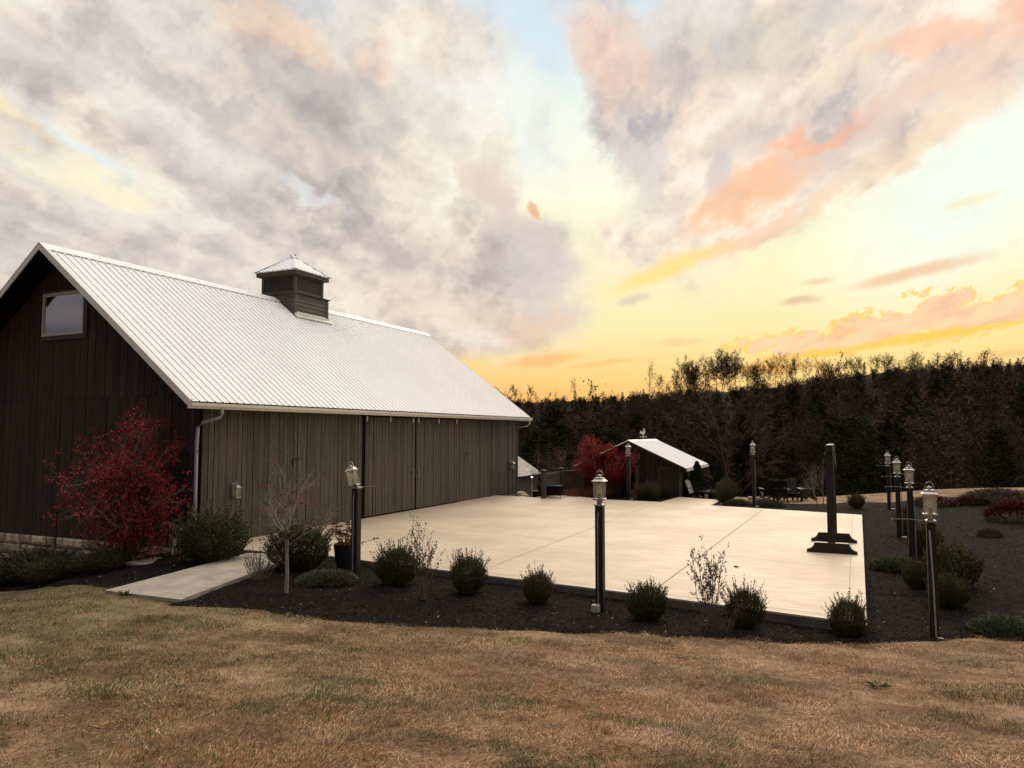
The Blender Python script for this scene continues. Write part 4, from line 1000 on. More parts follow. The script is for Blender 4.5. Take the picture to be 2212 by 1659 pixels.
# ---- dry stem plants with seed heads
def seedstem(seed, n=14, H=1.15, heads=True, spread=.42):
    rng = np.random.default_rng(seed); segs, tips = [], []
    for i in range(n):
        th = rng.random()*6.28; s = spread*rng.random(); d = np.array([math.cos(th)*s, math.sin(th)*s, 1.])
        grow(rng, (rng.normal()*.03, rng.normal()*.03, 0), d, H*rng.uniform(.55, 1.0), .0055, 2, segs, tips, 7, (5, 3), (30, 38), .05, .045, .24, .6, .7, .45)
    hs = []
    if heads:
        T = np.array([t for t in tips if t[2] > H*.30]); T = T[rng.random(len(T)) < .5]
        for k in range(3):
            hs.append(leaves(T[:, :3]-T[:, 3:]*.008, nrm(rng.normal(size=(len(T), 3))), .017, .015, rng))
    return tubes(segs, 3), hs
for (x, y, H, n, sd, lb) in [(-6.60, 10.75, 1.22, 20, 5, 'tall dry reddish stems with seed heads between two spiky shrubs'), (-1.95, 11.0, 1.12, 20, 6, 'bare seed-head stems standing against the patio, right of the middle post')]:
    st, hs = seedstem(sd, n, H); t = empty('dry_perennial', (x, y, gz(x, y)), lb, 'plant', 'dry seed-head plants')
    npmesh('stems', *st, M_twigdry, parent=t); npmesh('seed_heads', *join(hs), M_seed, parent=t)
def sprigs(seed, n=60, H=.75, spread=.55):
    rng = np.random.default_rng(seed); segs = []; P = []; D = []
    for i in range(n):
        th = rng.random()*6.28; s = spread*math.sqrt(rng.random()); d = nrm(np.array([math.cos(th)*s, math.sin(th)*s, 1.])+rng.normal(size=3)*.08); L = H*rng.uniform(.5, 1)
        b = np.array([math.cos(th)*s*.25, math.sin(th)*s*.25, 0]); e = b+d*L; segs.append((*b, .0035, *e, .0015))
        t = rng.uniform(.4, 1, 16); P.append(b+np.outer(t, e-b)); D.append(nrm(d+rng.normal(size=(16, 3))*.55))
    return tubes(segs, 3), leaves(np.vstack(P), np.vstack(D), .034, .014, rng)
st, lv = sprigs(3); t = empty('dry_bush', (-10.15, 10.75, gz(-10.15, 10.75)), 'dark dry upright bush beside the walk, left of the sapling', 'shrub')
npmesh('stems', *st, M_twigdry, parent=t); npmesh('foliage', *lv, M_drybrown, parent=t)
st, lv = sprigs(4, 30, .5, .5); t = empty('dry_bush', (-1.78, 10.72, gz(-1.78, 10.72)), 'faint red-brown low twiggy plant in front of the seed-head stems', 'shrub')
npmesh('stems', *st, M_twig, parent=t); npmesh('foliage', *lv, M_drybrown, parent=t)
st, lv = sprigs(8, 34, .75, .9); t = empty('ornamental_grass', (-14.35, 12.3, gz(-14.35, 12.3)), 'pale dry spray of grass behind the large shrub at the barn corner', 'plant')
npmesh('stems', *st, M_barklight, parent=t)

# ---- maples
def leafy(seed, base, H, cfg, nleaf, size, lm, bm, name, loc, label, droop=.5, spreadj=.10, flat=1.0):
    rng = np.random.default_rng(seed); segs, tips = [], []
    for k in range(cfg.get('stems', 1)):
        th = k*2.4+rng.random(); s = cfg.get('lean', 0.0)
        grow(rng, base, (math.cos(th)*s, math.sin(th)*s, 1), H*cfg['L'], cfg['r'], cfg['lvl'], segs, tips, cfg['nseg'], cfg['kids'], cfg['ang'], cfg.get('up', .05), cfg.get('wob', .12), cfg.get('lr', .62), .62, .75, cfg.get('start', .3))
    T = np.array(tips); i = rng.integers(0, len(T), nleaf); P = T[i, :3]+rng.normal(size=(nleaf, 3))*spreadj; D = nrm(T[i, 3:]*.5+rng.normal(size=(nleaf, 3))*.7)
    t = empty(name, loc, label, 'tree')
    npmesh('trunk', *tubes(segs, 5), bm, parent=t); npmesh('crown', *leaves(P, D, size*rng.uniform(.6, 1.3, nleaf), size*.42*rng.uniform(.7, 1.3, nleaf), rng, droop), lm, parent=t)
    return t
leafy(5, (0, 0, 0), 3.75, dict(stems=8, lean=.31, L=.58, r=.045, lvl=3, nseg=5, kids=(5, 5, 4), ang=(44, 52, 50), up=.035, start=.10, lr=.54, wob=.15), 22000, .075, M_maple, M_bark, 'red_maple',
      (-14.62, 11.6, gz(-14.62, 11.6)), 'wide red maple against the dark gable wall at the barn corner', .45, .055).scale = (.84, .84, 1.0)
leafy(8, (0, 0, 0), 3.5, dict(stems=3, lean=.16, L=.60, r=.06, lvl=3, nseg=5, kids=(6, 6, 4), ang=(44, 48, 50), up=.07, start=.2, lr=.42), 14000, .075, M_maple2, M_bark, 'red_maple',
      (-9.92, 30.75, -.3), 'crimson maple behind the deck railing, left of the shed', .3, .10)
leafy(9, (0, 0, 0), 2.6, dict(stems=3, lean=.35, L=.7, r=.035, lvl=3, nseg=5, kids=(5, 5, 4), ang=(35, 40, 45), up=.06, start=.2, lr=.55), 1500, .07, M_purple, M_twig, 'bare_tree',
      (-13.4, 33.0, -.6), 'purple-leaved bare tree just beyond the far corner of the barn', .3, .06)
# ---- slender sapling in the front bed
rng = np.random.default_rng(21); segs, tips = [], []
segs.append((0, 0, -.05, .040, .015, 0, .35, .033)); segs.append((.015, 0, .35, .033, -.012, .01, .70, .030)); segs.append((-.012, .01, .70, .030, .0, 0, 1.0, .030))
for k, (dx, dy, L) in enumerate([(1.0, .25, 1.5), (-.75, .1, 1.5), (.35, -.3, 1.7), (-.25, .35, 1.75), (1.3, .6, 1.15), (-1.2, -.2, .95), (.05, .1, 1.7), (-.5, -.4, 1.2), (.7, -.6, 1.1)]):
    grow(rng, (0, 0, .82+.03*k), (dx, dy, 1), L*.62, .013, 2, segs, tips, 5, (6, 4), (42, 44), .075, .10, .48, .6, .7, .2)
t = empty('sapling', (-8.94, 10.10, gz(-8.94, 10.10)), 'slender pale-stemmed sapling with few red leaves in the front bed', 'tree')
npmesh('trunk', *tubes(segs, 6), M_barklight, parent=t, smooth=True)
T_ = np.array(tips); T_ = T_[rng.random(len(T_)) < .12]
V, F = join([leaves(T_[:, :3], nrm(rng.normal(size=(len(T_), 3))), .05, .022, rng, 1.0) for _ in range(2)])
npmesh('foliage', V, F, M_maple, parent=t)
b = rng.normal(size=(260, 3))*np.array([.07, .05, .04])+np.array([-.02, 0, 1.02]); npmesh('foliage', *leaves(b, nrm(rng.normal(size=b.shape)), .055, .02, rng), M_drybrown, parent=t)
b = MB(); b.lathe([(.001, 0), (.022, .02), (.018, .06), (.001, .085)], (-.17, -.02, 1.02), 8); o = b.build('pale_leaf', [M_boxp], t)

# ---- cone evergreens by the shed
def cone(x, y, w, h, label, seed, z=None):
    rng = np.random.default_rng(seed); n = 7000; u = rng.random(n)**.8; th = rng.random(n)*6.28
    prof = np.interp(u, [0, .12, .35, .7, 1], [.78, 1, .92, .5, .03])*(1+.10*np.sin(th*5+u*22+seed))
    r = prof*.5*w*(.80+.22*rng.random(n)); P = np.stack([r*np.cos(th), r*np.sin(th), .04*h+u*h*.95], 1)
    D = nrm(np.stack([np.cos(th)*.45, np.sin(th)*.45, np.full(n, 1.)], 1)+rng.normal(size=(n, 3))*.22)
    t = empty('arborvitae', (x, y, gz(x, y) if z is None else z), label, 'tree', 'cone evergreens by the shed')
    npmesh('crown', *leaves(P, D, .10, .035, rng), M_cone, parent=t)
    b = MB(); b.tube([(0, 0, -.1), (0, 0, h*.5), (0, 0, h*.9)], [.04, .03, .01], 6); b.build('trunk', [M_bark], t)
cone(-6.22, 32.6, .80, 1.50, 'tall cone evergreen standing against the shed side wall', 1)
cone(-6.62, 32.2, .30, .95, 'narrow small evergreen at the shed corner', 2)
cone(-5.52, 34.0, .62, 1.58, 'cone evergreen standing free, right of the shed', 3)
# ---- ornamental grasses by the railing
def tuft(x, y, h, w, label, seed, n=1500, m=None):
    rng = np.random.default_rng(seed); th = rng.random(n)*6.28; r = rng.random(n)*w*.3; P = np.stack([r*np.cos(th), r*np.sin(th), np.zeros(n)], 1)
    s = rng.random(n)*w/h*.7; D = nrm(np.stack([np.cos(th)*s, np.sin(th)*s, np.ones(n)], 1)); L = h*rng.uniform(.5, 1, n)
    V1, F1 = leaves(P, D, L, .008, rng)
    o = npmesh('ornamental_grass', V1, F1, m or M_drygrass); o.location = (x, y, gz(x, y)); tag(o, label, 'plant', 'dry grasses by the railing'); return o
tuft(-10.7, 29.9, .62, 1.3, 'russet grass clump right beside the black side table', 1)
tuft(-9.9, 30.4, .7, 1.2, 'russet grass clump in the middle of the row by the railing', 2)
tuft(-9.55, 31.1, 1.05, .9, 'taller tan grass plume at the right end of the railing', 3)
for k, (x, y, lb) in enumerate([(-1.35, 31.3, 'slim bare young tree, left of two on the far lawn'), (-1.15, 31.2, 'slim bare young tree, right of two on the far lawn')]):
    rng = np.random.default_rng(60+k); segs, tips = [], []
    grow(rng, (0, 0, -.05), (-.25 if k == 0 else .05, 0, 1), 1.25, .022, 2, segs, tips, 6, (8, 5), (32, 36), .09, .06, .55, .6, .6, .35)
    o = npmesh('bare_tree', *tubes(segs, 4), M_barklight); o.location = (x, y, gz(x, y)); tag(o, lb, 'tree', 'young bare trees on the far lawn')

# ------------------------------------------------------------------ small shed
def make_shed():
    y0, y1, xl, xr, xa = 31.5, 36.0, -11.0, -6.75, -8.88; zr, ze, xe = 2.33, 1.18, 2.49; sl = (zr-ze)/xe
    zf = lambda x: zr-abs(x-xa)*sl
    B = empty('shed', (xa, 33.7, -.15), 'small dark shed with pale ribbed metal roof beyond the patio', 'shed')
    def P(b, n, m, **k):
        o = b.build(n, m, B, **k); o.location = (-xa, -33.7, .15); return o
    b = MB(); boards(b, y0, xl, xr, -.3, 2, 'x', .16, .28, out=-1, topf=lambda x: zf(x)-.06)
    b.prism([(xl, -.4), (xr, -.4), (xr, zf(xr)-.06), (xa, zr-.06), (xl, zf(xl)-.06)], y0+.003, y0+.06, 'y', 1)
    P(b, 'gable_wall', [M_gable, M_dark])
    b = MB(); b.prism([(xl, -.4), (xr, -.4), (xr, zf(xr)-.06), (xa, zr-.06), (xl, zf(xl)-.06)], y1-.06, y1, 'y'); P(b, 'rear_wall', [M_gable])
    b = MB(); boards(b, xr, y0+.07, y1-.07, -.35, zf(xr)-.08, 'y', .16, .26); b.box(xr-.05, xr-.003, y0+.07, y1-.07, -.4, zf(xr)-.08, 0)
    b.box(xr-.02, xr+.035, y0-.03, y0+.068, -.35, zf(xr)-.075, 0); P(b, 'side_wall', [M_board])
    b = MB(); b.box(xl, xl+.05, y0+.07, y1-.07, -.4, zf(xl)-.08); P(b, 'side_wall', [M_gable])
    for s_ in (1, -1):
        b = MB(); ys = []; y = y0-.3
        while y < y1+.2:
            for dy, h in ((0, 0), (.015, .022), (.045, .022), (.06, 0)): ys.append((y+dy, h))
            y += .225
        vs = []
        for yy, h in ys: vs += [(xa+s_*xe, yy, ze+h), (xa+s_*.01, yy, zr+h)]
        b.add(vs, [(2*i, 2*i+2, 2*i+3, 2*i+1) for i in range(len(ys)-1)])
        b.add([(xa+s_*xe, y0-.3, ze-.03), (xa+s_*xe, ys[-1][0], ze-.03), (xa, ys[-1][0], zr-.03), (xa, y0-.3, zr-.03)], [(0, 1, 2, 3)], 1)
        b.prism([(xa+s_*xe, ze-.002), (xa, zr-.002), (xa, zr-.10), (xa+s_*xe, ze-.10)], y0-.325, y0-.30, 'y', 1)
        P(b, 'roof_panel', [M_roof, M_gable])
    b = MB(); b.prism([(xa-.14, zr-.14*sl+.03), (xa, zr+.04), (xa+.14, zr-.14*sl+.03)], y0-.32, y1+.22, 'y'); P(b, 'ridge_cap', [M_roof])
    b = MB(); b.box(xa+xe-.02, xa+xe+.06, y0-.28, y1+.15, ze-.11, ze-.035); P(b, 'gutter', [M_white])
    b = MB(); b.box(-8.87, -8.66, y0-.045, y0-.034, -.15, 1.22, 1); b.box(-8.655, -8.50, y0-.06, y0-.034, -.2, 1.28, 0); b.box(-9.0, -8.875, y0-.06, y0-.034, -.2, 1.28, 0); b.box(-8.87, -8.66, y0-.06, y0-.034, 1.225, 1.28, 0)
    P(b, 'doorway', [M_board, M_dark])
    b = MB(); t = -7.55
    while t < -6.85: b.box(t, t+.145, y0-.055, y0-.034, -.15, 1.14, 0); t += .15
    b.box(-7.62, -7.56, y0-.065, y0-.034, -.2, 1.20, 1); b.box(-7.555, -6.85, y0-.065, y0-.034, 1.145, 1.20, 1)
    d = P(b, 'door', [M_gable, M_trimwood])
    h = MB(); h.bevbox(-7.46, -7.34, y0-.10, y0-.056, .36, .42, .01); h.build('latch', [M_nickel], d)
    b = MB(); b.box(-9.75, -9.15, y0-.045, y0-.034, -.15, 1.1, 1); b.box(-10.25, -9.76, y0-.06, y0-.036, -.15, 1.1, 0); P(b, 'barn_door', [M_gable, M_dark])
make_shed()
def ring_tube(b, c, r, rad, n=28, a0=0, a1=2*math.pi, ax='y'):
    pts = [(c[0]+r*math.cos(a0+(a1-a0)*i/n), c[1], c[2]+r*math.sin(a0+(a1-a0)*i/n)) for i in range(n+1)]; b.tube(pts, rad, 5)
b = MB(); c = (0, 0, 0); ring_tube(b, c, .33, .013); ring_tube(b, c, .20, .008); ring_tube(b, (0, 0, 0), .07, .012)
for k in range(12): a = k*math.pi/6; b.tube([(.07*math.cos(a), 0, .07*math.sin(a)), (.33*math.cos(a), 0, .33*math.sin(a))], .006, 4)
o = b.build('round_ornament', [M_nickel]); o.location = (-8.78, 31.43, 1.70); tag(o, 'round spoked metal wheel hung on the shed gable behind the lamp post', 'ornament')
t = empty('weathervane', (-8.88, 33.75, 2.36), 'pale metal weathervane on the ridge of the shed', 'weathervane')
b = MB(); b.tube([(0, 0, 0), (0, 0, .46)], .010, 6); b.build('rod', [M_white], t)
b = MB()
for a in range(4): b.tube([(0, 0, .13), (.13*math.cos(a*1.57+.4), .13*math.sin(a*1.57+.4), .13)], .008, 5); b.lathe([(.001, -.03), (.022, 0), (.001, .03)], (.14*math.cos(a*1.57+.4), .14*math.sin(a*1.57+.4), .13), 8)
b.build('compass_arm', [M_white], t)
b = MB(); pr = [(-.17, .30), (-.12, .36), (-.15, .42), (-.09, .40), (-.05, .34), (0, .36), (.03, .44), (.01, .50), (.06, .52), (.09, .49), (.07, .44), (.10, .38), (.08, .30), (.03, .24), (-.03, .24), (-.09, .27)]
b.prism(pr, -.008, .008, 'y'); o = b.build('vane_figure', [M_white], t); o.rotation_euler = (0, 0, R(25))

# ------------------------------------------------------------------ deck railing, side table, pots
M_baluster = simple('weathered_baluster', (.12, .098, .075), .7, var=.2)
t = empty('deck_railing', (-11.55, 28.1, 0), 'dark wooden deck railing with capped posts and thin balusters at the patio far corner', 'railing')
PT = [(0, -.02), (-.06, 2.1), (.2, 5.0)]
for x, y in PT:
    b = MB(); b.bevbox(x-.075, x+.075, y-.075, y+.075, -.5, 1.11, .006); p = b.build('post', [M_fence], t)
    b = MB(); b.sq([(.10, 1.112), (.105, 1.135), (.085, 1.15), (.02, 1.175)], (x, y, 0)); b.build('post_cap', [M_fence], p)
for (xa, ya), (xb, yb) in zip(PT[:-1], PT[1:]):
    L = math.hypot(xb-xa, yb-ya); ux, uy = (xb-xa)/L, (yb-ya)/L; px, py = -uy, ux
    for z0, z1, w, nm in ((.86, 1.0, .05, 'top_rail'), (.06, .12, .04, 'bottom_rail')):
        b = MB(); s0, s1 = .08, L-.08; q = []
        for z in (z0, z1):
            for s_, e in ((s0, -1), (s1, -1), (s1, 1), (s0, 1)): q.append((xa+ux*s_+px*w*e/2, ya+uy*s_+py*w*e/2, z))
        b.rings([q[:4], q[4:]]); b.build(nm, [M_fence], t)
    n = int(L/.115)
    for i in range(1, n):
        s_ = .06+(L-.12)*i/n; x, y = xa+ux*s_, ya+uy*s_; b = MB(); b.box(x-.011, x+.011, y-.011, y+.011, .122, .858); b.build('baluster', [M_baluster], t)
t = empty('side_table', (-11.28, 28.62, 0), 'black box-bodied table on thin splayed legs beside the railing', 'table')
b = MB(); b.bevbox(-.29, .29, -.17, .17, .12, .47, .02); b.build('box_body', [M_dark], t)
b = MB(); b.bevbox(-.32, .32, -.20, .20, .472, .50, .01); b.build('table_top', [M_chairb], t)
for sx in (-1, 1):
    for sy in (-1, 1): b = MB(); b.tube([(sx*.26, sy*.15, .47), (sx*.36, sy*.18, .005)], .011, 6); b.build('leg', [M_chairb], t)
def pot(x, y, prof, m, label, z=0.0, name='flower_pot', group=None):
    t = empty(name, (x, y, z), label, 'plant pot', group); b = MB(); b.lathe(prof, (0, 0, 0), 28); b.build('pot', [m], t, smooth=True)
    return t
t = pot(-9.50, 12.46, [(.15, 0), (.20, .18), (.235, .44), (.24, .50), (.225, .50), (.215, .45), (.001, .44)], M_pot, 'black pot of rust-coloured flower heads behind the tilted lamp post', z=-.10)
rng = np.random.default_rng(31); segs = []; hd = []; lv = []
for i in range(34):
    th = rng.random()*6.28; s = .25+.55*rng.random(); L = rng.uniform(.22, .50); d = nrm(np.array([math.cos(th)*s*.7, math.sin(th)*s*.7, 1.])); p0 = np.array([math.cos(th)*.09, math.sin(th)*.09, .44]); e = p0+d*L
    if i == 0: d = nrm(np.array([.7, .3, .22])); e = p0+d*.62
    segs.append((*p0, .005, *e, .004)); n = 46; a = rng.random(n)*6.28; r = np.sqrt(rng.random(n))*.060
    P_ = e+np.stack([r*np.cos(a), r*np.sin(a), rng.random(n)*.018-r*.2], 1); hd.append(leaves(P_, nrm(rng.normal(size=(n, 3))+np.array([0, 0, .4])), .024, .02, rng))
    P_ = p0+np.outer(rng.random(10), e-p0); lv.append(leaves(P_, nrm(rng.normal(size=(10, 3))+np.array([0, 0, .2])), .065, .026, rng))
npmesh('stems', *tubes(segs, 4), M_sedumleaf, parent=t); npmesh('flower_heads', *join(hd), M_sedum, parent=t); npmesh('foliage', *join(lv), M_sedumleaf, parent=t)
t = pot(-8.22, 30.05, [(.17, 0), (.20, .30), (.22, .32), (.20, .32), (.001, .30)], M_potgrey, 'grey pot with dry reddish plant at the foot of the shed lamp post', z=-.12)
rng = np.random.default_rng(5); n = 260; th = rng.random(n)*6.28; P_ = np.stack([.12*np.cos(th), .12*np.sin(th), np.full(n, .3)], 1)
npmesh('foliage', *leaves(P_, nrm(np.stack([np.cos(th)*.6, np.sin(th)*.6, np.ones(n)], 1)+rng.normal(size=(n, 3))*.3), .17, .02, rng), M_drygrass, parent=t)
pot(-9.72, 31.0, [(.09, 0), (.15, .42), (.16, .44), (.14, .44), (.001, .42)], M_potgrey, 'tall narrow pot in the shadow left of the shed lamp post', z=-.12)
pot(-13.05, 30.7, [(.10, 0), (.13, .26), (.17, .28), (.15, .285), (.001, .27)], M_pot, 'dark urn left of the railing near the barn corner', z=-.2, name='urn')
# rocks near the barn corner
for k, (x, y, w, lb) in enumerate([(-14.6, 31.2, .34, 'grey rock closest to the far barn corner'), (-13.95, 31.0, .42, 'pale flat rock between the barn corner and the urn'), (-13.5, 30.6, .26, 'small rock just left of the urn')]):
    rng = np.random.default_rng(k); b = MB(); N = 9; rs_ = []
    for z, r in ((-.05, .8), (.05, 1.0), (.12, .85), (.17, .4)): rs_.append([(x+w*r*(.8+.4*rng.random())*math.cos(6.28*i/N), y+w*.7*r*(.8+.4*rng.random())*math.sin(6.28*i/N), -.22+z*w*3.2) for i in range(N)])
    b.rings(rs_); o = b.build('rock', [M_stone]); tag(o, lb, 'rock', 'rocks by the barn corner')
# ------------------------------------------------------------------ far cottage and its lit lamp
t = empty('cottage', (-22.0, 46.0, -1.6), 'small distant building with pale roof behind the far barn corner', 'building')
b = MB(); b.box(-3.4, 1.7, -1.8, 2.2, -.8, 1.45); 
for i in range(10): b.box(-3.4, 1.7, -1.82, -1.801, -.5+i*.19, -.5+i*.19+.17)
b.build('wall', [M_fence], t)
b = MB(); b.prism([(-3.7, 1.42), (2.0, 1.42), (-.1, 2.75), (-2.2, 2.75)], -2.15, 2.5, 'y'); b.build('roof', [M_roofgrey], t)
for i in range(1): b = MB(); b.box(.3, 1.0, -1.85, -1.821, .2, 1.0); b.build('window', [M_dark], t)
t = empty('garden_lamp', (-14.35, 33.4, -.6), 'lit bulb on a thin pale pole beyond the far barn corner', 'lamp')
b = MB(); b.tube([(0, 0, -.1), (0, 0, 1.08)], .012, 6); b.build('pole', [M_white], t)
b = MB(); b.lathe([(.001, -.035), (.03, -.02), (.034, .0), (.02, .025), (.001, .035)], (0, 0, 1.12), 12); b.build('bulb', [M_lit], t, smooth=True)

# ------------------------------------------------------------------ adirondack chairs
def chair(x, y, rz, label, m, group, k=.86, slatm=None):
    t = empty('adirondack_chair', (x, y, gz(x, y)), label, 'chair', group, rz); t.scale = (k, k, k)
    def bar(n, vs):  # 8 corner points
        o = MB().add(vs, [(0, 1, 2, 3), (7, 6, 5, 4), (0, 4, 5, 1), (1, 5, 6, 2), (2, 6, 7, 3), (3, 7, 4, 0)]); return o
    b = MB()
    for i in range(5): yy = -.26+i*.115; z = .38-.025*i; b.box(-.26, .26, yy, yy+.10, z-.011+.0, z+.011)
    b.build('seat', [slatm or m], t)
    b = MB()
    for i in range(5):
        x0 = -.26+i*.105; h = .98+.06*math.sin((i+.5)/5*math.pi)
        b.add([(x0, .26, .28), (x0+.098, .26, .28), (x0+.098, .28, .28), (x0, .28, .28), (x0, .26+.30, h), (x0+.098, .56, h), (x0+.098, .58, h), (x0, .58, h)],
              [(0, 1, 5, 4), (2, 3, 7, 6), (1, 2, 6, 5), (3, 0, 4, 7), (4, 5, 6, 7), (3, 2, 1, 0)])
    b.build('backrest', [slatm or m], t)
    for s_ in (-1, 1):
        b = MB(); q = sorted((s_*.27, s_*.40)); b.box(q[0], q[1], -.36, .42, .575, .598); b.build('armrest', [m], t)
        q = sorted((s_*.28, s_*.315))
        b = MB(); b.box(q[0], q[1], -.33, -.24, 0, .573); b.build('leg', [m], t)
        b = MB(); b.prism([(-.23, .30), (-.23, .42), (.68, .12), (.68, 0), (.58, 0)], q[0]+.001, q[1]-.001, 'x'); b.build('leg', [m], t)
        b = MB(); b.box(q[0], q[1], .36, .41, .14, .573); b.build('arm_support', [m], t)
GC = 'dark wooden chairs on the far lawn'
for x, y, rz, lb in [(-3.25, 32.0, R(200), 'leftmost dark wooden chair, beside the tan fire ring'), (-2.98, 33.3, R(160), 'dark wooden chair facing out, at the back of the group'),
                     (-2.75, 31.9, R(185), 'dark wooden chair in the middle of the group'), (-2.32, 32.2, R(15), 'dark chair with its slatted high back showing, second from the right'), (-2.02, 32.8, R(-40), 'rightmost dark wooden chair of the group')]:
    chair(x, y, rz, lb, M_chairb, GC)
chair(-6.15, 31.95, R(70), 'chair with sunlit pale back slats beside the tall cone evergreen', M_chairb, None, .74, M_chairw)
t = empty('garden_bench', (-5.85, 31.75, gz(-5.85, 31.75)), 'dark low bench table beside the pale-slatted chair', 'table')
b = MB()
for i in range(4): b.box(-.30, .30, -.16+i*.085, -.085+i*.085, .30, .325)
b.build('table_top', [M_chairb], t)
for sx in (-1, 1):
    for sy in (-1, 1): b = MB(); b.box(sx*.26-.02, sx*.26+.02, sy*.13-.02, sy*.13+.02, 0, .298); b.build('leg', [M_chairb], t)
b = MB(); b.bevbox(.12, .26, -.20, -.16, .05, .20, .01); b.build('pale_panel', [M_boxp], t)
t = empty('fire_ring', (-3.62, 32.0, gz(-3.6, 32)), 'tan and pink stone blocks of a fire ring left of the dark chairs', 'fire pit')
rng = random.Random(4)
for i in range(11):
    a = i*6.283/11; b = MB(); b.bevbox(-.10, .10, -.06, .06, 0, .14+rng.random()*.05, .012); o = b.build('block', [M_stone], t); o.location = (.36*math.cos(a), .36*math.sin(a), -.02); o.rotation_euler = (0, 0, a+math.pi/2)
t = empty('electric_box', (-14.25, 12.30, gz(-14.25, 12.3)-.02), 'small beige box on a short post at the barn corner, left of the large shrub', 'utility box')
b = MB(); b.box(-.022, .022, -.02, .02, 0, .26); b.build('post', [M_boxp], t)
b = MB(); b.bevbox(-.085, .085, -.05, .05, .261, .46, .012); b.build('cabinet', [M_boxp], t)
b = MB(); b.bevbox(-14.5, -13.9, 11.3, 12.1, gz(-14.2, 11.7)-.1, gz(-14.2, 11.7)+.05, .02); o = b.build('stepping_stone', [M_walk]); tag(o, 'flat pale stepping stone in the mulch by the barn corner', 'stepping stone')

# ------------------------------------------------------------------ woods on the hill
def far_tree(seed, dens=1.0, leaf=None, lvl2=5):
    rng = np.random.default_rng(seed); segs, tips = [], []
    grow(rng, (0, 0, -.02), (rng.normal()*.06, rng.normal()*.06, 1), .86, .012, 2, segs, tips, 8, (int(13*dens), lvl2), (44, 46), .05, .07, .42, .5, .66, .30)
    T = np.array(tips); n = len(T); k = 4
    Pt = np.repeat(T[:, :3], k, 0); Dt = nrm(np.repeat(T[:, 3:], k, 0)+rng.normal(size=(n*k, 3))*.5+np.array([0, 0, .12]))
    tw = leaves(Pt-Dt*.02, Dt, rng.uniform(.04, .10, n*k), .0034, rng)
    parts = [join([tubes(segs, 3), tw])]
    if leaf:
        m = leaf; i = rng.integers(0, n, m); parts.append(leaves(T[i, :3]+rng.normal(size=(m, 3))*.035, nrm(rng.normal(size=(m, 3))), .026, .020, rng))
    return parts
def far_pine(seed, loose=1.0):
    rng = np.random.default_rng(seed); P = []; D = []; segs = [(0, 0, -.02, .014, 0, 0, .97, .003)]
    z = .10+.06*rng.random()
    while z < .97:
        R_ = (.20*(1-z)**.75+.02)*loose
        for i in range(rng.integers(4, 7)):
            th = rng.random()*6.28; L = R_*rng.uniform(.6, 1.2); d = nrm(np.array([math.cos(th), math.sin(th), rng.uniform(-.05, .35)])); segs.append((0, 0, z, .004, *(np.array([0, 0, z])+d*L), .001))
            n = int(14+L*230); t = rng.uniform(.15, 1, n); P.append(np.array([0, 0, z])+np.outer(t*L, d)+rng.normal(size=(n, 3))*.012); D.append(nrm(d+rng.normal(size=(n, 3))*.6+np.array([0, 0, .25])))
        z += rng.uniform(.025, .05)
    P = np.vstack(P); D = np.vstack(D); return [tubes(segs, 3), leaves(P, D, rng.uniform(.018, .042, len(P)), .0075, rng)]
TB = [far_tree(100+i, 1.0+.2*(i % 3)) for i in range(5)]
TL = [far_tree(200+i, 1.1, 900) for i in range(3)]
TP = [far_pine(300+i, 1+.25*(i % 2)) for i in range(4)]
SOLX = [-1, 0, 6.9, 10.4, 13.2, 15.9, 20.4, 23.5, 26.4, 29.3, 34.7, 45]; SOLY = [864, 864, 857, 851, 842, 839, 827, 812, 797, 787, 781, 781]
def polar(az, r): a = R(az); fx, fy = r*math.sin(a), r*math.cos(a); return fx*math.cos(YAW)-fy*math.sin(YAW), fx*math.sin(YAW)+fy*math.cos(YAW)
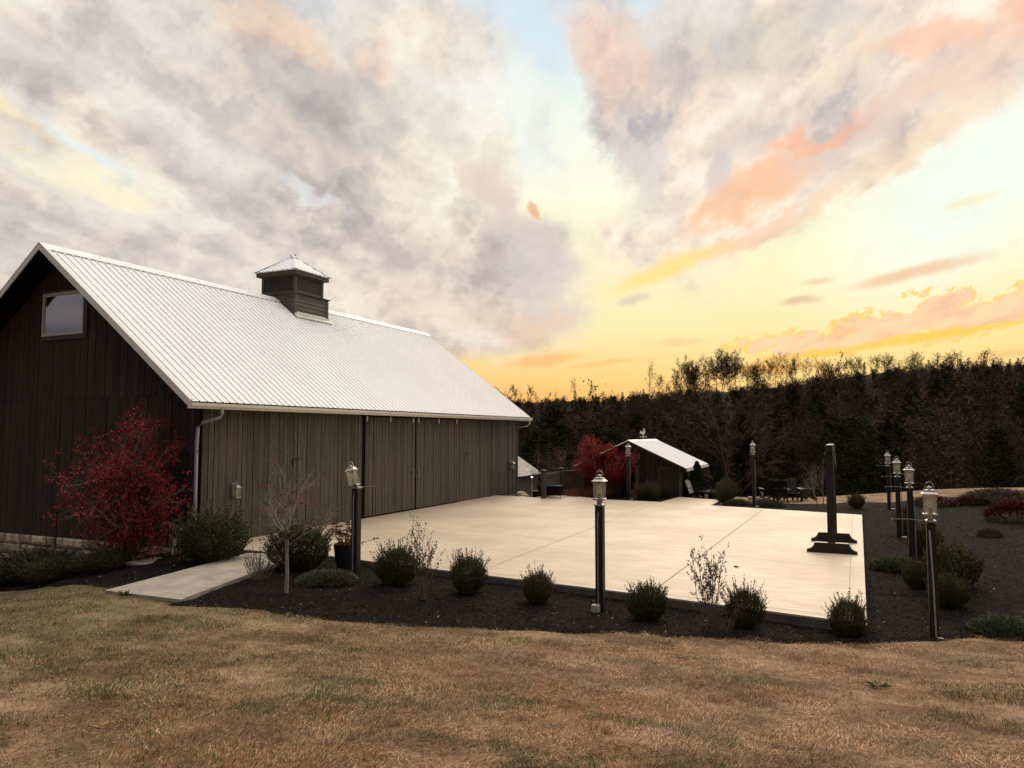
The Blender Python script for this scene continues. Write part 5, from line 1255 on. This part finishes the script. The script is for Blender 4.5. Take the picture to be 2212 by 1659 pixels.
def make_woods():
    rng = np.random.default_rng(7); acc = []; cols = []
    pts = []
    for _ in range(9000):
        az = rng.uniform(-12, 46); r = math.sqrt(rng.uniform(60**2, 243**2)); pts.append((az, r))
    used = []; cell = {}
    cnt = 0
    for az, r in pts:
        x, y = polar(az, r); md = 3.4 if r < 110 else 4.6; ok = True; cx, cy = int(x//5), int(y//5)
        for i in (-1, 0, 1):
            for j in (-1, 0, 1):
                for (u, v) in cell.get((cx+i, cy+j), ()):
                    if (u-x)**2+(v-y)**2 < md*md: ok = False
        if not ok: continue
        g = gz(x, y); h = rng.uniform(7, 11) if r < 110 else rng.uniform(8, 13)
        cap = EYE+(936-np.interp(az, SOLX, SOLY)+rng.uniform(-9, 2))/1597*r*math.cos(R(az))
        h = min(h, cap-g)
        if h < 2.2: continue
        cell.setdefault((cx, cy), []).append((x, y)); cnt += 1
        patch = fbm(np.array([x*.035]), np.array([y*.035]), 77)[0]; pineP = .62 if az < 8 else (.30 if az < 20 else .38); q = rng.random()
        kind = 'P' if q < pineP*(.35+1.4*(patch > .47)) else ('L' if q > .86 else 'B')
        parts = TP[rng.integers(4)] if kind == 'P' else (TL[rng.integers(3)] if kind == 'L' else TB[rng.integers(5)])
        th = rng.random()*6.28; c, s_ = math.cos(th), math.sin(th); wd = rng.uniform(.9, 1.3)*(1.25 if h < 6 else 1)
        for i, (V, F) in enumerate(parts):
            W = np.empty_like(V); W[:, 0] = (V[:, 0]*c-V[:, 1]*s_)*h*wd+x; W[:, 1] = (V[:, 0]*s_+V[:, 1]*c)*h*wd+y; W[:, 2] = V[:, 2]*h+g
            if i == 0: c0 = np.array([.066, .043, .031])*rng.uniform(.45, 1.6)
            elif kind == 'P': c0 = (np.array([.014, .018, .007]) if rng.random() < .6 else np.array([.030, .033, .012]))*rng.uniform(.6, 1.7)
            else: c0 = (np.array([.050, .012, .010]) if rng.random() < .16 else np.array([.070, .034, .017]))*rng.uniform(.6, 1.5)
            acc.append((W, F)); cc = np.ones((len(W), 4)); cc[:, :3] = c0*rng.uniform(.85, 1.15, (len(W), 1)); cols.append(cc)
    o = npmesh('woods', *join(acc), attrmat('woods_tone', .95), col=np.vstack(cols)); n = 0
    tag(o, 'dark mass of bare and evergreen woods covering the hillside', 'woods', kind='stuff'); print('WOODS', cnt, n)
make_woods()
# skyline trees, one by one
def two_part(parts, a, b, na, nb): return [(na, mesh_of(na, *parts[0], a))]+([(nb, mesh_of(nb, *parts[1], b))] if len(parts) > 1 else [])
def sky_tree(seed, dens):     # finer than the hillside trees: they stand against the bright sky
    rng = np.random.default_rng(seed); segs, tips = [], []
    grow(rng, (0, 0, -.03), (rng.normal()*.06, rng.normal()*.06, 1), .90, .0115, 3, segs, tips, 8, (int(12*dens), 5, 3), (38, 42, 44), .055, .075, .42, .5, .66, .42)
    T = np.array(tips); n = len(T)
    return [join([tubes(segs, 3), leaves(T[:, :3]-T[:, 3:]*.01, nrm(T[:, 3:]+rng.normal(size=(n, 3))*.3), rng.uniform(.03, .07, n), .0042, rng)])], T
SKY = {}
for i in range(5):
    p, T = sky_tree(400+i, .9+.15*(i % 3)); SKY['B%d' % i] = two_part(p, M_woodbark, None, 'trunk', '')
for i in range(3):
    p, T = sky_tree(420+i, 1.0); rng = np.random.default_rng(i); m = 2600; j = rng.integers(0, len(T), m)
    p.append(leaves(T[j, :3]+rng.normal(size=(m, 3))*.02, nrm(rng.normal(size=(m, 3))), .016, .013, rng)); SKY['L%d' % i] = two_part(p, M_woodbark, M_rustleaf, 'trunk', 'crown')
for i in range(4): SKY['P%d' % i] = two_part(TP[i], M_woodbark, M_pine, 'trunk', 'crown')
ST = [(1112, 838, 'L', 1), (1124, 848, 'B', 1), (1143, 836, 'L', .9), (1158, 850, 'B', 1), (1178, 855, 'P', 1.1), (1200, 846, 'B', .8), (1218, 852, 'P', 1), (1240, 822, 'B', .6), (1243, 842, 'P', 1.1),
      (1262, 856, 'P', 1.2), (1287, 848, 'P', 1.3), (1280, 832, 'B', .7), (1320, 849, 'P', 1.2), (1345, 844, 'P', 1.2), (1368, 842, 'P', 1.1), (1390, 838, 'P', 1.0), (1405, 795, 'B', .8), (1428, 815, 'L', .9),
      (1446, 822, 'B', 1), (1462, 806, 'L', 1), (1476, 776, 'L', .9), (1488, 786, 'L', .8), (1500, 788, 'L', 1), (1512, 780, 'L', 1), (1524, 772, 'B', 1), (1536, 776, 'L', .9), (1548, 768, 'L', 1), (1558, 764, 'L', 1),
      (1568, 770, 'L', 1), (1580, 770, 'B', 1), (1592, 768, 'L', .9), (1604, 778, 'L', 1), (1616, 782, 'B', 1), (1628, 790, 'B', .9), (1640, 780, 'B', .8), (1652, 774, 'B', .9), (1664, 780, 'L', .9), (1676, 770, 'B', .9), (1688, 764, 'B', .9),
      (1700, 772, 'B', 1), (1712, 780, 'L', .9), (1724, 768, 'B', .9), (1738, 774, 'B', 1), (1750, 772, 'B', 1), (1764, 790, 'B', .9), (1780, 784, 'B', 1), (1796, 782, 'B', .9), (1812, 786, 'B', .9), (1828, 780, 'L', .7), (1842, 776, 'B', .9),
      (1856, 774, 'L', .9), (1870, 780, 'P', 1.1), (1884, 772, 'B', .9), (1898, 776, 'L', .9), (1914, 778, 'B', .9), (1930, 774, 'L', 1.2), (1946, 782, 'B', .9), (1962, 768, 'B', .9), (1978, 772, 'B', 1), (1994, 782, 'P', 1.3), (2010, 774, 'P', 1.4),
      (2026, 776, 'B', .8), (2042, 778, 'P', 1.4), (2060, 776, 'P', 1.4), (2078, 772, 'P', 1.3), (2096, 770, 'P', 1.4), (2114, 776, 'P', 1.3), (2132, 780, 'P', 1.4), (2150, 774, 'P', 1.3), (2168, 776, 'B', .8), (2186, 780, 'P', 1.5), (2204, 786, 'P', 1.5), (2225, 782, 'P', 1.4)]
KL = {'B': ('bare_tree', 'bare winter tree'), 'L': ('brown_leaved_tree', 'brown-leaved tree'), 'P': ('pine_tree', 'dark pine')}
rg = random.Random(3); cn = {'B': 0, 'L': 0, 'P': 0}
ZONES = [(1300, 'low ridge beside the barn roof'), (1440, 'rising ridge left of the tall cluster'), (1535, 'left half of the tall cluster'), (1640, 'right half of the tall cluster'),
         (1720, 'thin trees right of the tall cluster'), (1800, 'ridge above the wooden arch'), (1900, 'ridge left of the right lamp row'), (1990, 'ridge above the right lamp row'), (2100, 'pine-topped ridge at the right'), (9999, 'last stretch of ridge at the right edge')]
ORD = ['first', 'second', 'third', 'fourth', 'fifth', 'sixth', 'seventh', 'eighth', 'ninth', 'tenth']; zc = {}
tot = {}
zone = lambda px: [z for lim, z in ZONES if px < lim][0]
for px, py, kd, wd in ST: tot[(zone(px), kd)] = tot.get((zone(px), kd), 0)+1
for px, py, kd, wd in ST:
    az = math.degrees(math.atan2(px-1106, 1597)); r = 250+rg.uniform(-5, 5); x, y = polar(az, r); g = gz(x, y)-.4
    ztop = EYE+(936-py-(7 if 1440 < px < 1760 else 2))/1597*r*math.cos(R(az)); h = max(2.5, ztop-g); v = {'B': 5, 'L': 3, 'P': 4}[kd]; cn[kd] += 1
    z = zone(px); zc[(z, kd)] = zc.get((z, kd), 0)+1; o_ = ORD[zc[(z, kd)]-1] if tot[(z, kd)] > 1 else 'only'
    kind = {'B': 'bare tree', 'L': 'brown-leaved tree', 'P': 'dark pine'}[kd]
    lb = ('%s %s from the left on the %s' % (o_, kind, z)) if o_ != 'only' else 'the only %s on the %s' % (kind, z)
    t = plant(KL[kd][0], (x, y, g), lb, 'tree', SKY['%s%d' % (kd, cn[kd] % v)], '%ss along the skyline' % kind, (h*wd*.92, h*wd*.92, h), rg.random()*6.28)
# a few more bare crowns behind them thicken the ridge
rng = np.random.default_rng(71); segs_, n = [], 0
acc = []
for _ in range(36):
    az = rng.uniform(12.5, 33); r = rng.uniform(256, 275); x, y = polar(az, r); g = gz(x, y)-.5; h = np.interp(az, [12, 14, 16, 20, 24, 30, 35], [8, 10, 10.5, 9, 7, 6.5, 6])*rng.uniform(.8, 1.05)
    V, F = TB[rng.integers(5)][0]; th = rng.random()*6.28; c, s_ = math.cos(th), math.sin(th)
    acc.append((np.stack([(V[:, 0]*c-V[:, 1]*s_)*h+x, (V[:, 0]*s_+V[:, 1]*c)*h+y, V[:, 2]*h+g], 1), F))
o = npmesh('woods', *join(acc), M_woodbark); tag(o, 'thin bare woods behind the ridge line', 'woods', kind='stuff')
# pale dead limbs low on the hillside
for az, r, h, lb in [(16.3, 66, 4.6, 'pale dead leaning tree low on the wooded hillside above the shed'), (13.6, 70, 5.0, 'pale dead tree on the hillside just right of the shed roof')]:
    rng = np.random.default_rng(int(az*10)); segs, tips = [], []; x, y = polar(az, r)
    grow(rng, (0, 0, 0), (.35, .1, 1), h*.8, .07, 2, segs, tips, 6, (5, 3), (45, 45), .02, .12, .5, .5, .7, .35)
    o = npmesh('dead_tree', *tubes(segs, 4), M_paletrunk); o.location = (x, y, gz(x, y)-.1); tag(o, lb, 'tree')

# ------------------------------------------------------------------ grass and mulch chips
def make_grass():
    rng = np.random.default_rng(12); N = 1080000
    a = rng.uniform(-.90, .90, N); r = 2.6*np.exp(rng.random(N)*math.log(17/2.6)); k = rng.random(N) < np.clip((r/4.5), .55, 1.0)**.6
    a, r = a[k], r[k]; fx, fy = r*np.sin(a), r*np.cos(a); x = fx*math.cos(YAW)-fy*math.sin(YAW); y = fx*math.sin(YAW)+fy*math.cos(YAW)
    sd = bed_sd(x, y); keep = (sd < .05+.06*rng.random(len(x))) & (sdist(x, y, [(-11.67, 8.74), (-9.92, 8.78), (-11.10, 12.97), (-12.35, 12.72)]) < -.01) & (sdist(x, y, PATIO) < -.05) & (y < 12.7)
    x, y, sd = x[keep], y[keep], sd[keep]; n = len(x); z = ground(x, y)
    p1 = fbm(x*.9+3, y*1.4, 31); p2 = fbm(x*1.1+4, y*1.7, 37); p3 = fbm(x*2.6, y*2.6, 41); bare = fbm(x*.8+9, y*1.7, 51, 5)
    kp = rng.random(n) < np.clip(1.35-(bare-.42)*5.5, .30, 1); x, y, z, sd, p1, p2, p3 = [q[kp] for q in (x, y, z, sd, p1, p2, p3)]; n = len(x)
    leftg = np.clip((-2.0-x)/6, 0, 1)*.95
    green = (rng.random(n) < np.clip((p2-.56)*5, 0, .45)+leftg*np.clip(p3*1.8-.4, 0, 1)+.035)
    pal = np.array([[.43, .265, .13], [.225, .105, .044], [.34, .155, .058], [.64, .48, .30], [.085, .040, .019]])
    w = np.stack([.30+p3*.2, .28+np.clip(p1-.45, 0, 1)*2.2, .22+np.clip(p1-.42, 0, 1)*1.5, .12+np.clip(.5-p1, 0, 1)*.8, .12+.0*p1], 1); w = np.cumsum(w/w.sum(1, keepdims=True), 1)
    c = pal[np.minimum((rng.random(n)[:, None] > w).sum(1), 4)]*rng.uniform(.65, 1.3, (n, 1))*(.68+.60*np.clip((p3-.30)/.33, 0, 1))[:, None]
    gc = np.array([.085, .098, .030])*rng.uniform(.6, 1.5, (n, 1)); c = np.where(green[:, None], gc, c)
    th = fbm(x*1.3, y*1.3, 61)*9+fbm(x*4, y*4, 63)*5+rng.normal(size=n)*.9; tilt = np.where(green, rng.uniform(.35, 1.15, n), np.clip(rng.normal(1.34, .22, n), .4, 1.53))
    tuft = fbm(x*3.3, y*3.3, 71) > .60; tilt = np.where(tuft, tilt*.75, tilt)
    L = rng.uniform(.020, .060, n)*np.where(tuft, 1.3, 1)*np.where(green, .8, 1); W = rng.uniform(.0018, .0044, n)*(1+.06*np.hypot(x, y))
    d = np.stack([np.cos(th)*np.sin(tilt), np.sin(th)*np.sin(tilt), np.cos(tilt)], 1); sdv = np.stack([-np.sin(th), np.cos(th), np.zeros(n)], 1)
    P = np.stack([x, y, z+rng.uniform(0, .012, n)], 1); t2 = np.clip(tilt+rng.uniform(-.1, .5, n), 0, 1.62); th2 = th+rng.normal(size=n)*.35
    d2 = np.stack([np.cos(th2)*np.sin(t2), np.sin(th2)*np.sin(t2), np.cos(t2)], 1); M_ = P+d*(L*.55)[:, None]; E_ = M_+d2*(L*.45)[:, None]; h = (W*.5)[:, None]*sdv
    V = np.stack([P-h, P+h, M_+h*.8, M_-h*.8, E_], 1).reshape(-1, 3); b = np.arange(n)[:, None]*5
    F = np.stack([np.concatenate([b, b+1, b+2], 1), np.concatenate([b, b+2, b+3], 1), np.concatenate([b+3, b+2, b+4], 1)], 1).reshape(-1, 3)
    col = np.ones((n, 5, 4)); col[:, :, :3] = c[:, None, :]; col[:, 0:2, :3] *= .8
    o = npmesh('grass', V, F, M_blade, col=col.reshape(-1, 4)); tag(o, 'short matted straw-brown grass with green patches', 'grass', kind='stuff'); print('GRASS', n)
make_grass()
def make_chips():
    rng = np.random.default_rng(14); N = 300000
    a = rng.uniform(-.80, .85, N); r = 8.5*np.exp(rng.random(N)*math.log(34/8.5)); fx, fy = r*np.sin(a), r*np.cos(a); x = fx*math.cos(YAW)-fy*math.sin(YAW); y = fx*math.sin(YAW)+fy*math.cos(YAW)
    sd = bed_sd(x, y); k = (sd > -.06) & (sdist(x, y, PATIO) < -.02) & (sdist(x, y, [(-11.67, 8.74), (-9.92, 8.78), (-11.10, 12.97), (-12.35, 12.72)]) < -.02); x, y, sd = x[k], y[k], sd[k]; n = len(x)
    lump = (fbm(x*5, y*5, 21)-.47)*.03+(fbm(x*17, y*17, 22, 3)-.44)*.022
    z = ground(x, y)+np.clip(sd*.22+.008, -.10, .035)+lump*np.clip(sd*4, 0, 1)+rng.uniform(.002, .014, n)
    pale = rng.random(n) < .022; c = np.array([.0120, .0080, .0060])*rng.uniform(.2, 2.0, (n, 1)); c = np.where(pale[:, None], np.array([.42, .36, .30])*rng.uniform(.3, 1.4, (n, 1)), c)
    br = (rng.random(n) < .06) & ~pale; c = np.where(br[:, None], np.array([.060, .032, .020])*rng.uniform(.6, 1.4, (n, 1)), c)
    th = rng.random(n)*6.28; D = np.stack([np.cos(th), np.sin(th), rng.normal(size=n)*.22], 1)
    L = rng.uniform(.018, .060, n)*np.where(pale, .75, 1)*(1+r[k]*.010); V, F = leaves(np.stack([x, y, z], 1), D, L, L*rng.uniform(.15, .42, n), rng)
    V = V.reshape(n, 4, 3); u = V[:, 1]-V[:, 3]; u[:, 2] *= .45; m_ = (V[:, 1]+V[:, 3])/2; V[:, 1] = m_+u/2; V[:, 3] = m_-u/2
    col = np.ones((n, 4, 4)); col[:, :, :3] = c[:, None, :]
    o = npmesh('bark_chips', V.reshape(-1, 3), F, M_chip, col=col.reshape(-1, 4)); tag(o, 'loose dark and pale bark chips scattered over the beds', 'bark chips', kind='stuff'); print('CHIPS', n)
make_chips()
def weed(x, y, n, L, m, label, name='weed', seed=1, up=.35):
    rng = np.random.default_rng(seed); th = rng.random(n)*6.28; P = np.stack([.02*np.cos(th), .02*np.sin(th), np.full(n, .01)], 1); D = nrm(np.stack([np.cos(th), np.sin(th), rng.uniform(.05, 1.3, n)*up*2], 1))
    o = npmesh(name, *leaves(P, D, L*rng.uniform(.5, 1.1, n), L*.10, rng), m); o.location = (x, y, gz(x, y)+.01); tag(o, label, 'weed')
weed(.15, 8.69, 46, .13, M_green, 'flat green broad-bladed weed in the lawn toward the right', seed=3, up=.15)
weed(-11.05, 8.62, 90, .13, M_green, 'green grass tuft growing over the end of the walk', seed=4, up=.8)

rng = np.random.default_rng(9); P_ = rng.normal(size=(14, 3))*np.array([.05, .02, .004])+np.array([0, 0, .012])
o = npmesh('dead_twig', *leaves(P_, nrm(rng.normal(size=(14, 3))*np.array([1, .5, .1])), .06, .016, rng), M_drybrown); o.location = (-2.18, 15.35, 0); tag(o, 'scrap of dead twig and leaf lying on the open patio', 'twig')
